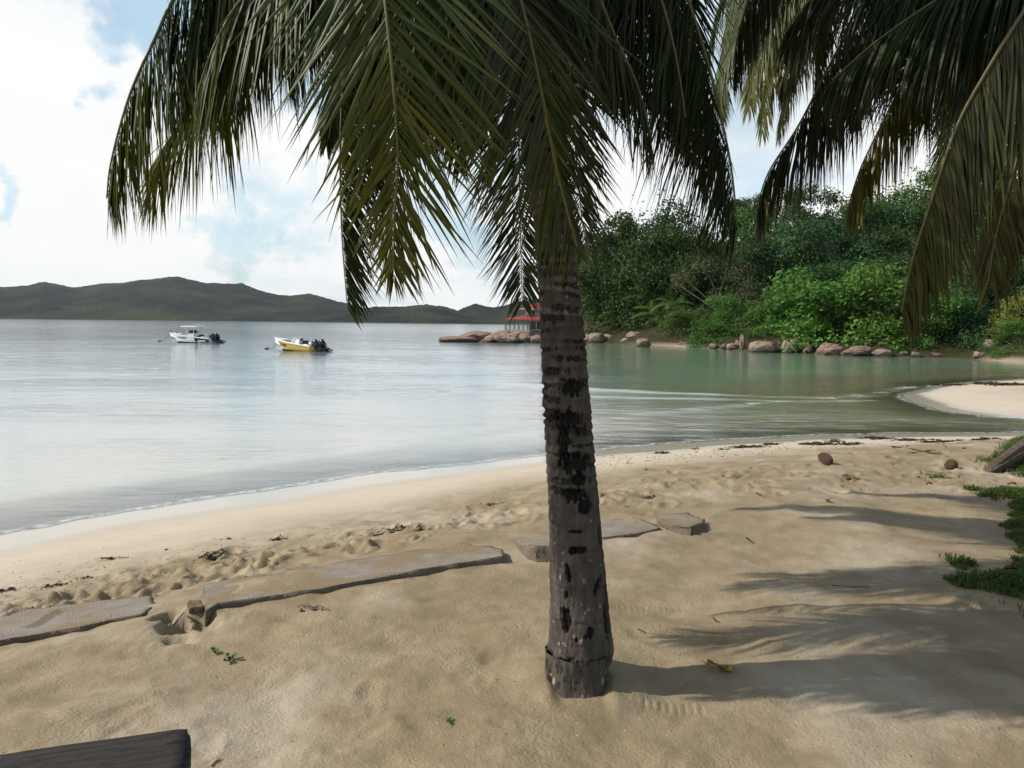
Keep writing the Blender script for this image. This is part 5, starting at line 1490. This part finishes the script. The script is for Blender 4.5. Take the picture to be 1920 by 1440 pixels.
def weed(px, py, wpx, hpx, label, mat=None, n=26, name='seaweed_clump', group='seaweed clumps on the beach', seed=None):
    g = random.Random(seed or int(px * 7 + py)); q = gnd(px, py); s = q.y / FPX
    w = wpx * s; m = MB()
    for k in range(n):
        x = q.x + g.gauss(0, .26) * w; y = q.y + g.gauss(0, .26) * w * .8
        strand(m, (x, y), w * g.uniform(.2, .5), w * g.uniform(.02, .07), g.gauss(0, .5) + g.choice((0, 3.14)), g, .7, hpx * s * g.uniform(.1, .8))
    hh = hpx * s * .7
    for k in range(max(2, n // 8)):
        m.ell((q.x + g.gauss(0, .2) * w, q.y + g.gauss(0, .2) * w, q.z + hh * .2), (w * g.uniform(.06, .16), w * g.uniform(.06, .16), hh * g.uniform(.3, .6)), 7, 5)
    o = m.build(name, mat or weed_mat, None, True)
    return tag(o, label, 'seaweed', group)
weed(920, 947, 24, 7, 'black weed clump alone on the sand left of the trunk')
weed(522, 1012, 36, 8, 'black weed lump on the smooth sand above the longest slab')
weed(405, 1048, 66, 8, 'long dark weed streak behind the left end of the longest slab', n=50)
weed(205, 1050, 50, 5, 'thin dark curved weed strip on the smooth sand', n=14)
weed(740, 1000, 80, 7, 'wide dark weed patch behind the middle of the longest slab', n=60)
weed(160, 1084, 26, 6, 'small black weed tuft on the left wrack line')
weed(105, 1098, 46, 6, 'dark weed streak above the smooth slab end', n=34)
weed(15, 1108, 44, 5, 'dark weed streak at the left edge', n=30)
weed(312, 1031, 16, 5, 'little dark weed knot on the open smooth sand', n=12)
weed(420, 1011, 40, 3, 'faint brown weed wisps on the open smooth sand', weed_red, 10)
weed(1240, 850, 32, 7, 'dark brown weed lump near the water right of the trunk')
weed(1212, 881, 18, 5, 'small olive weed lump below the brown one', weed_green, 16)
weed(1300, 842, 24, 4, 'thin brown weed scraps by the water edge', weed_red, 20)
weed(1353, 843, 26, 6, 'yellow green weed tuft in the wrack line', weed_green, 26)
weed(1402, 838, 60, 4, 'brown weed streak in the wrack line, left of the green heap', n=44)
weed(1445, 833, 40, 5, 'dark weed streak just left of the green heap', n=36)
weed(1566, 828, 30, 10, 'mossy green weed heap in the wrack line', weed_green, 40)
weed(1592, 833, 46, 7, 'brown weed heap beside the mossy green one', n=44)
weed(1535, 833, 60, 4, 'brown weed streak left under the mossy green heap', n=44)
weed(1512, 867, 16, 4, 'small dark weed scrap left of the reddish coconut', n=14)
weed(1640, 822, 60, 4, 'long dark weed streak right of the brown heap', n=40)
weed(1700, 825, 60, 4, 'dark weed streak in the middle of the right wrack line', n=40)
weed(1760, 828, 60, 4, 'dark weed streak above the twig pile', n=40)
weed(1806, 842, 14, 5, 'small pointed dark lump on the sand before the grass', n=12)
weed(1850, 823, 60, 4, 'dark weed streak where the grass begins', n=40)
weed(1600, 898, 40, 5, 'scattered grey weed between coconut and shaded sand', weed_red, 26)
weed(1755, 893, 50, 6, 'grey green weed streak below the tan coconut', weed_green, 36)
weed(1060, 900, 40, 4, 'rusty weed crumbs behind the trunk', weed_red, 30)
weed(1215, 935, 40, 4, 'dark weed crumbs right of the trunk', n=26)
weed(585, 1142, 54, 7, 'dark twisted weed strip on the near sand', n=18)
weed(1888, 722, 60, 8, 'dark weed patch on the far sandbar', n=60)
weed(1850, 720, 50, 6, 'dark weed patch at the left on the far sandbar', n=40)
weed(1780, 722, 60, 3, 'thin dark weed line on the far sandbar edge', n=30)
# crumbs of weed, shell and husk too many to count
g = random.Random(77); m1, m2, m3 = MB(), MB(), MB()
def crumb(px, py, s0, m):
    z = .5
    q = at_z(px, py, .45); q = at_z(px, py, hz2(q.x, q.y)); q = at_z(px, py, hz2(q.x, q.y))
    z = hz2(q.x, q.y)
    a = g.uniform(0, 3.14); l, w = s0 * g.uniform(.6, 2.4), s0 * g.uniform(.25, .6)
    c_, s_ = math.cos(a), math.sin(a); h = s0 * g.uniform(.2, .6)
    m.add([(q.x - c_ * l, q.y - s_ * l, z), (q.x - s_ * w, q.y + c_ * w, z + h * .3), (q.x + c_ * l, q.y + s_ * l, z + .002), (q.x + s_ * w, q.y - c_ * w, z), (q.x, q.y, z + h)], [(0, 1, 4), (1, 2, 4), (2, 3, 4), (3, 0, 4)])
for k in range(1000):
    px = g.uniform(-30, 1060); py = np.interp(px, [0, 400, 700, 1000], [1098, 1040, 992, 925]) + abs(g.gauss(0, 16)) * g.choice((-1, 1.4))
    crumb(px, py, g.uniform(.003, .009), m1)
for k in range(900):
    px = g.uniform(1110, 1900); py = np.interp(px, [1110, 1300, 1500, 1900], [866, 845, 832, 826]) + g.gauss(0, 7)
    crumb(px, py, g.uniform(.006, .02), m1)
for k in range(600):
    px = g.uniform(1110, 1850); py = np.interp(px, [1110, 1300, 1500, 1900], [940, 915, 890, 905]) + g.gauss(0, 22)
    crumb(px, py, g.uniform(.004, .010), m1)
for k in range(1100): crumb(g.uniform(0, 1900), g.uniform(1000, 1435), g.uniform(.0012, .0042), m1)
for k in range(300): crumb(g.uniform(0, 1900), g.uniform(960, 1435), g.uniform(.0015, .004), m2)
tag(m1.build('weed_litter', weed_mat), 'dark crumbs of dry weed strewn along the wrack lines', 'litter', kind='stuff')
tag(m2.build('shell_grit', simple('shell_white', (.65, .60, .52), .7)), 'pale shell bits in the sand', 'shells', kind='stuff')

stick_mat = simple('dry_twig', (.085, .06, .04), .9, .1)
def stick(pts, r, label, mat=None, name='twig', group='twigs on the sand'):
    P = [gnd(px, py) + Vector((0, 0, r * .8 + (e[0] if e else 0))) for px, py, *e in pts]
    return tag(MB().tube(P, [r] + [r * .8] * (len(P) - 2) + [r * .4], 6).build(name, mat or stick_mat, None, True), label, 'twig', group)
stick([(1400, 1010), (1408, 1016), (1413, 1020)], .008, 'short thick dark twig on the shaded sand')
stick([(1338, 1160), (1343, 1166), (1350, 1168)], .005, 'small forked twig on the sand right of the trunk')
stick([(1196, 1180), (1212, 1188)], .004, 'little splinter on the sand near the trunk')
stick([(1672, 838), (1710, 843), (1745, 851), (1768, 853)], .012, 'long brown twig in the pile before the grassy bank', group='twig pile')
stick([(1680, 845), (1712, 850), (1738, 846), (1762, 843)], .010, 'curved brown twig across the long one', group='twig pile')
stick([(1700, 836), (1730, 847), (1765, 849)], .009, 'thin twig lying under the curved one', group='twig pile')
stick([(1760, 838, .10), (1784, 850)], .007, 'straight thin twig standing out of the twig pile', group='twig pile')
stick([(1560, 1098), (1600, 1101), (1632, 1100)], .003, 'thin straight straw on the shaded sand')
stick([(395, 1437), (404, 1428), (414, 1424)], .005, 'pale curved root sticking out near the plank', simple('pale_root', (.42, .34, .22), .8))
stick([(1418, 925), (1430, 934, .02)], .006, 'little upright twig at the edge of the long shadow')

for k_, (pts_, lb_) in enumerate((([(300, 1168), (322, 1176), (352, 1180)], 'dark root across the washed out gap'), ([(312, 1190), (330, 1182, .04), (345, 1160, .03)], 'bent root standing in the washed out gap'), ([(335, 1192), (360, 1188), (384, 1190)], 'pale brown root at the near side of the gap'), ([(340, 1150), (356, 1166, .02), (378, 1172)], 'thin root below the brick in the gap'))):
    stick(pts_, .006, lb_, name='root', group='roots in the washed out gap')
# fallen yellow leaf with its stalk
q = gnd(1347, 1256)
vs = []; fs = []
for k in range(9):
    u = k / 8; w = .030 * math.sin(math.pi * (u * .9 + .06)) ** .7 * (1 + .25 * math.sin(u * 17))
    for j, sg in enumerate((-1, -.5, 0, .5, 1)):
        vs.append((u * .125 - .06, sg * w, .014 * abs(sg) + .010 * math.sin(u * 6 + sg * 2) + .010))
for k in range(8):
    for j in range(4): fs.append((k * 5 + j, k * 5 + j + 1, (k + 1) * 5 + j + 1, (k + 1) * 5 + j))
root = empty('fallen_leaf', (q.x, q.y, q.z), R(-38)); tag(root, 'crumpled yellow brown leaf lying in the trunk shadow', 'leaf')
mesh_obj('blade', vs, fs, simple('leaf_yellow_brown', (.30, .19, .035), .6, .3, .35, 40), root, True)
MB().tube([(-.06, 0, .012), (-.085, .012, .016), (-.10, .03, .010)], .002, 5).build('stalk', stick_mat, root)
for px, py, w, label, cc in ((1742, 914, .05, 'small orange brown leaf at the edge of the shade', (.32, .10, .03)), (1897, 914, .07, 'orange leaf in the grass at the right edge', (.40, .17, .05)), (1893, 1078, .07, 'rusty leaf lying in the dark grass', (.14, .045, .02))):
    q = gnd(px, py); vs = []; fs = []
    for k in range(7):
        u = k / 6; ww = w * .33 * math.sin(math.pi * (u * .92 + .04))
        for sg in (-1, 0, 1): vs.append((q.x + (u - .5) * w * 1.3, q.y + sg * ww, q.z + .02 + .02 * abs(sg) + .02 * math.sin(u * 3)))
    for k in range(6):
        for j in range(2): fs.append((k * 3 + j, k * 3 + j + 1, (k + 1) * 3 + j + 1, (k + 1) * 3 + j))
    tag(mesh_obj('fallen_leaf', vs, fs, simple('leaf_rust', cc, .7), None, True), label, 'leaf', 'fallen leaves')

# seedlings
for px, py, sz, label in ((431, 1240, .05, 'tiny green seedling on the near left sand'), (403, 1226, .035, 'smaller seedling beside the washed out gap'), (843, 1356, .035, 'tiny pale seedling in front of the trunk'), (1551, 942, .05, 'small yellow green plant in the sun beyond the long shadow')):
    q = gnd(px, py); g2 = random.Random(px); m = MB()
    for k in range(9):
        a = g2.uniform(0, 6.28); e = sz * g2.uniform(.5, 1.1); zz = sz * g2.uniform(.3, .9)
        c_, s_ = math.cos(a), math.sin(a)
        m.add([(q.x, q.y, q.z), (q.x + c_ * e * .5 - s_ * e * .25, q.y + s_ * e * .5 + c_ * e * .25, q.z + zz), (q.x + c_ * e, q.y + s_ * e, q.z + zz * .9), (q.x + c_ * e * .5 + s_ * e * .25, q.y + s_ * e * .5 - c_ * e * .25, q.z + zz)], [(0, 1, 2, 3)])
    tag(m.build('seedling', simple('seedling_green', (.09, .17, .03), .5)), label, 'seedling', 'seedlings in the sand')

# ------------------------------------------------------------------ grass on the right, and the split log in it
t = NT('grass_blade'); c = t.mix(t.attr('tint'), (0.026, 0.052, 0.012), (0.095, 0.170, 0.030))
c = t.mix(t.math('MULTIPLY', t.attr('dryb'), .8), c, (0.22, 0.17, 0.07))
grass_mat = t.out(t.n('ShaderNodeMixShader', i0=.25, i1=t.bsdf(c, .6, .08), i2=t.n('ShaderNodeBsdfTranslucent', Color=c)).outputs[0])
def grass(polys, n, hgt, seed, label):
    g = np.random.default_rng(seed); Vv, Tt, Dd = [], [], []
    P = [[tuple(gnd(px, py)[:2]) for px, py in pl] for pl in polys]
    areas = []
    for pl in P:
        a = 0
        for (x0, y0), (x1, y1) in zip(pl, pl[1:] + pl[:1]): a += x0 * y1 - x1 * y0
        areas.append(abs(a) / 2)
    for pl, ar in zip(P, areas):
        k = int(n * ar / sum(areas)) + 50
        xs = [q[0] for q in pl]; ys_ = [q[1] for q in pl]
        x = g.uniform(min(xs) - .1, max(xs) + .1, k * 4); y = g.uniform(min(ys_) - .1, max(ys_) + .1, k * 4)
        d = poly_in(pl, x, y) + .14 * fbm(x * 5, y * 5, seed=seed, oct=3)
        ok = (d > 0) & (g.uniform(size=len(x)) < .25 + .75 * sstep(0, .25, d)); x, y, d = x[ok][:k], y[ok][:k], d[ok][:k]
        z = H(x, y)
        m = len(x)
        a = g.uniform(0, 2 * math.pi, m); hh = hgt * g.uniform(.4, 1.25, m) * (.45 + .55 * sstep(0, .3, d)); w = .0032 * g.uniform(.7, 1.5, m)
        lean = g.uniform(.3, 1.5, m)
        dx, dy = np.cos(a), np.sin(a)
        b0 = np.stack([x - dy * w, y + dx * w, z - .01], 1); b1 = np.stack([x + dy * w, y - dx * w, z - .01], 1)
        mx = np.stack([x + dx * hh * lean * .35, y + dy * hh * lean * .35, z + hh * .62], 1)
        tp = np.stack([x + dx * hh * lean, y + dy * hh * lean, z + hh * (1.02 - .5 * lean)], 1)
        sd = np.stack([-dy * w * .8, dx * w * .8, 0 * w], 1)
        Vv.append(np.stack([b0, b1, mx - sd, mx + sd, tp], 1).reshape(-1, 3))
        Tt.append(np.repeat(np.clip(g.normal(.5, .22, m), 0, 1), 5)); Dd.append(np.repeat((g.uniform(size=m) < .12) * 1.0, 5))
    V = np.concatenate(Vv); m = len(V) // 5
    i = np.arange(m)[:, None] * 5
    F4 = np.concatenate([i + 0, i + 1, i + 2, i + 3], 1)
    F3_ = np.concatenate([i + 3, i + 2, i + 4, i + 4], 1)
    faces = [tuple(r) for r in F4] + [tuple(r[:3]) for r in F3_]
    o = mesh_obj('grass', V, faces, grass_mat, None, False, attrs={'tint': np.concatenate(Tt), 'dryb': np.concatenate(Dd)})
    return tag(o, label, 'grass', kind='stuff')
grass([[(1835, 868), (1862, 850), (1890, 832), (1925, 818), (1985, 812), (1985, 900), (1925, 902), (1880, 884), (1850, 878)]], 42000, .15, 5, 'bright grass on the little bank at the right edge')
grass([[(1800, 912), (1850, 918), (1925, 920), (2050, 925), (2050, 1085), (1925, 1135), (1885, 1118), (1850, 1098), (1815, 1092), (1850, 1080), (1890, 1072), (1905, 1040), (1880, 1010), (1895, 985), (1900, 955), (1880, 940), (1840, 932)], [(1772, 1046), (1800, 1044), (1848, 1055), (1840, 1066), (1800, 1062)], [(1885, 1134), (1925, 1140), (2000, 1160), (1925, 1152)], [(1770, 1086), (1815, 1084), (1850, 1096), (1835, 1102), (1790, 1096)]], 70000, .10, 6, 'dark ragged grass spreading over the sand at the right')
a = gnd(1856, 884); b = at_y(1935, 832, a.y + .35); c3 = at_y(2080, 742, a.y + .6)
t = NT('grey_driftwood'); p = t.obj()
gr = t.noise(t.map(p, (2, 16, 16), (0, .5, 0)), 5, 5, .7)
log_mat = t.out(t.bsdf(t.mix(t.mr(gr, .35, .65), (0.05, 0.036, 0.026), (0.25, 0.20, 0.15)), .9, .1, t.bump(gr, .03)))
nh, na = 80, 40
u = np.linspace(0, 1, nh); C_, L_ = catmull([a - Vector((.12, 0, .06)), a + Vector((.06, .02, .03)), b, c3], nh)
an = np.linspace(0, 2 * math.pi, na, endpoint=False)
rad = np.interp(u, [0, .06, .3, 1], [.03, .08, .11, .13])
Rr = rad[:, None] * (1 + .45 * fbm(np.cos(an)[None, :] * 3 + 0 * u[:, None], np.sin(an)[None, :] * 3 + 0 * u[:, None], u[:, None] * 1.5 + 0 * an[None, :], seed=9, oct=3) + .30 * fbm(np.cos(an)[None, :] * 11 + 0 * u[:, None], np.sin(an)[None, :] * 11 + 0 * u[:, None], u[:, None] * 2 + 0 * an[None, :], seed=10, oct=2))
V = np.stack([C_[:, 0:1] + 0 * Rr, C_[:, 1:2] + Rr * np.cos(an)[None, :], C_[:, 2:3] + Rr * np.sin(an)[None, :]], -1)
tag(mesh_obj('driftwood_log', V, grid_faces(nh, na, True), log_mat, None, True), 'split grey log rising out of the grass at the right edge', 'log')
# ------------------------------------------------------------------ sun and sky
SUN_EL, SUN_AZ = R(40), R(-6)             # low sun from the left, slightly beyond the palm
sdir = Vector((-math.cos(SUN_EL) * math.cos(SUN_AZ), math.cos(SUN_EL) * math.sin(SUN_AZ), math.sin(SUN_EL)))
sl = bpy.data.lights.new('sun', 'SUN'); sl.energy = 4.1; sl.angle = R(0.5); sl.color = (1.0, 0.95, 0.87)
so = bpy.data.objects.new('sun', sl); col.objects.link(so)
so.rotation_euler = sdir.to_track_quat('Z', 'Y').to_euler()
so.location = (-20, 5, 20)
w = bpy.data.worlds.new('World'); scene.world = w; w.use_nodes = True
nt = w.node_tree; nt.nodes.clear()
class WT(NT):
    def __init__(s): s.t = nt
t = WT()
d = t.n('ShaderNodeTexCoord').outputs['Generated']
sky = t.n('ShaderNodeTexSky', _sky_type='NISHITA', _sun_disc=False, _sun_elevation=SUN_EL, _sun_rotation=math.atan2(sdir.x, sdir.y), _air_density=1.0, _dust_density=1.4, _ozone_density=1.0)
xyz = t.n('ShaderNodeSeparateXYZ', Vector=d)
zc = t.math('MAXIMUM', xyz.outputs['Z'], 0.0)
k = t.math('DIVIDE', 1.0, t.math('ADD', zc, 0.22))
pl = t.n('ShaderNodeCombineXYZ', X=t.math('MULTIPLY', xyz.outputs['X'], k), Y=t.math('MULTIPLY', xyz.outputs['Y'], k), Z=t.math('MULTIPLY', zc, 1.5)).outputs[0]
n1 = t.n('ShaderNodeTexNoise', Vector=pl, Scale=1.15, Detail=7.0, Roughness=0.52, Distortion=0.25).outputs['Fac']
n2 = t.n('ShaderNodeTexNoise', Vector=pl, Scale=2.7, Detail=6.0, Roughness=0.6, Distortion=0.4).outputs['Fac']
# coverage: a bank of cloud towards the bay, clearer sky high up and behind
low = t.mr(xyz.outputs['Z'], 0.02, 0.60, 0.19, -0.16)
front = t.mr(xyz.outputs['Y'], -0.3, 0.6, -0.10, 0.04)
wob = t.n('ShaderNodeTexNoise', Vector=d, Scale=9.0, Detail=5.0, Roughness=0.6).outputs['Color']
dw = t.n('ShaderNodeVectorMath', _operation='SUBTRACT', i0=wob, i1=(.5, .5, .5)).outputs[0]
dw = t.n('ShaderNodeVectorMath', _operation='SCALE', i0=dw, Scale=.30).outputs[0]
dw = t.n('ShaderNodeVectorMath', _operation='NORMALIZE', i0=t.n('ShaderNodeVectorMath', _operation='ADD', i0=d, i1=dw).outputs[0]).outputs[0]
def blob(px, py, rad, amp):
    q = ray(px, py).normalized()
    dt = t.n('ShaderNodeVectorMath', _operation='DOT_PRODUCT', i0=dw, i1=tuple(q)).outputs['Value']
    return t.math('MULTIPLY', t.mr(dt, math.cos(rad), 1.0), amp)
cov = t.math('ADD', n1, t.math('ADD', low, front))
for bl in ((90, 130, .11, .20), (190, 200, .05, .08), (60, 330, .12, .12), (270, 50, .085, -.34), (235, 170, .035, -.2), (10, 325, .03, -.3), (380, 410, .05, -.26), (520, 395, .07, -.24), (620, 310, .06, .12), (850, 440, .05, -.24), (1130, 400, .1, .15), (1400, 300, .06, -.06)):
    cov = t.math('ADD', cov, blob(*bl))
mask = t.mr(cov, 0.40, 0.74); 
t.t.nodes[-1].interpolation_type = 'SMOOTHSTEP' if hasattr(t.t.nodes[-1], 'interpolation_type') else 'LINEAR'
shade = t.mr(n2, 0.30, 0.66, 0.80, 1.0)
cc = t.mix(shade, (0.74, 0.80, 0.86), (0.99, 0.99, 0.98))
bg1 = t.n('ShaderNodeBackground', Color=sky.outputs[0], Strength=0.13)
bg2 = t.n('ShaderNodeBackground', Color=cc, Strength=.95)
bg3 = t.n('ShaderNodeBackground', Color=(0.62, 0.83, 0.93, 1), Strength=1.0)     # thin milky veil over the blue
veil = t.n('ShaderNodeMixShader', i0=t.math('MULTIPLY', t.mr(n2, .3, .7, .45, .85), t.mr(xyz.outputs['Z'], .30, .60, 1.0, .15)), i1=bg1, i2=bg3)
mx = t.n('ShaderNodeMixShader', i0=mask, i1=veil, i2=bg2)
t.n('ShaderNodeOutputWorld', Surface=mx)

# ------------------------------------------------------------------ air
bm = bmesh.new(); bmesh.ops.create_cube(bm, size=1.0); me = bpy.data.meshes.new('haze'); bm.to_mesh(me); bm.free()
hzo = bpy.data.objects.new('haze', me); col.objects.link(hzo)
hzo.scale = (16000, 7000, 270); hzo.location = (0, 2900, 270 / 2 - 9.4)
t = NT('haze_air'); t.m.node_tree.nodes.clear()
pv = t.n('ShaderNodeVolumePrincipled', Color=(0.86, 0.93, 1.0, 1), Density=0.000035, Anisotropy=0.2)
t.n('ShaderNodeOutputMaterial', Volume=pv.outputs[0])
me.materials.append(t.m)
tag(hzo, kind='stuff', label='thin bluish sea air over the bay', cat='haze')

# ------------------------------------------------------------------ render settings
scene.render.engine = 'CYCLES'
scene.cycles.use_denoising = True
scene.cycles.max_bounces = 8
scene.cycles.transparent_max_bounces = 12
scene.cycles.sample_clamp_indirect = 6
vs_ = scene.view_settings
vs_.view_transform = 'Standard'; vs_.look = 'None'; vs_.gamma = 1; vs_.exposure = 0.12
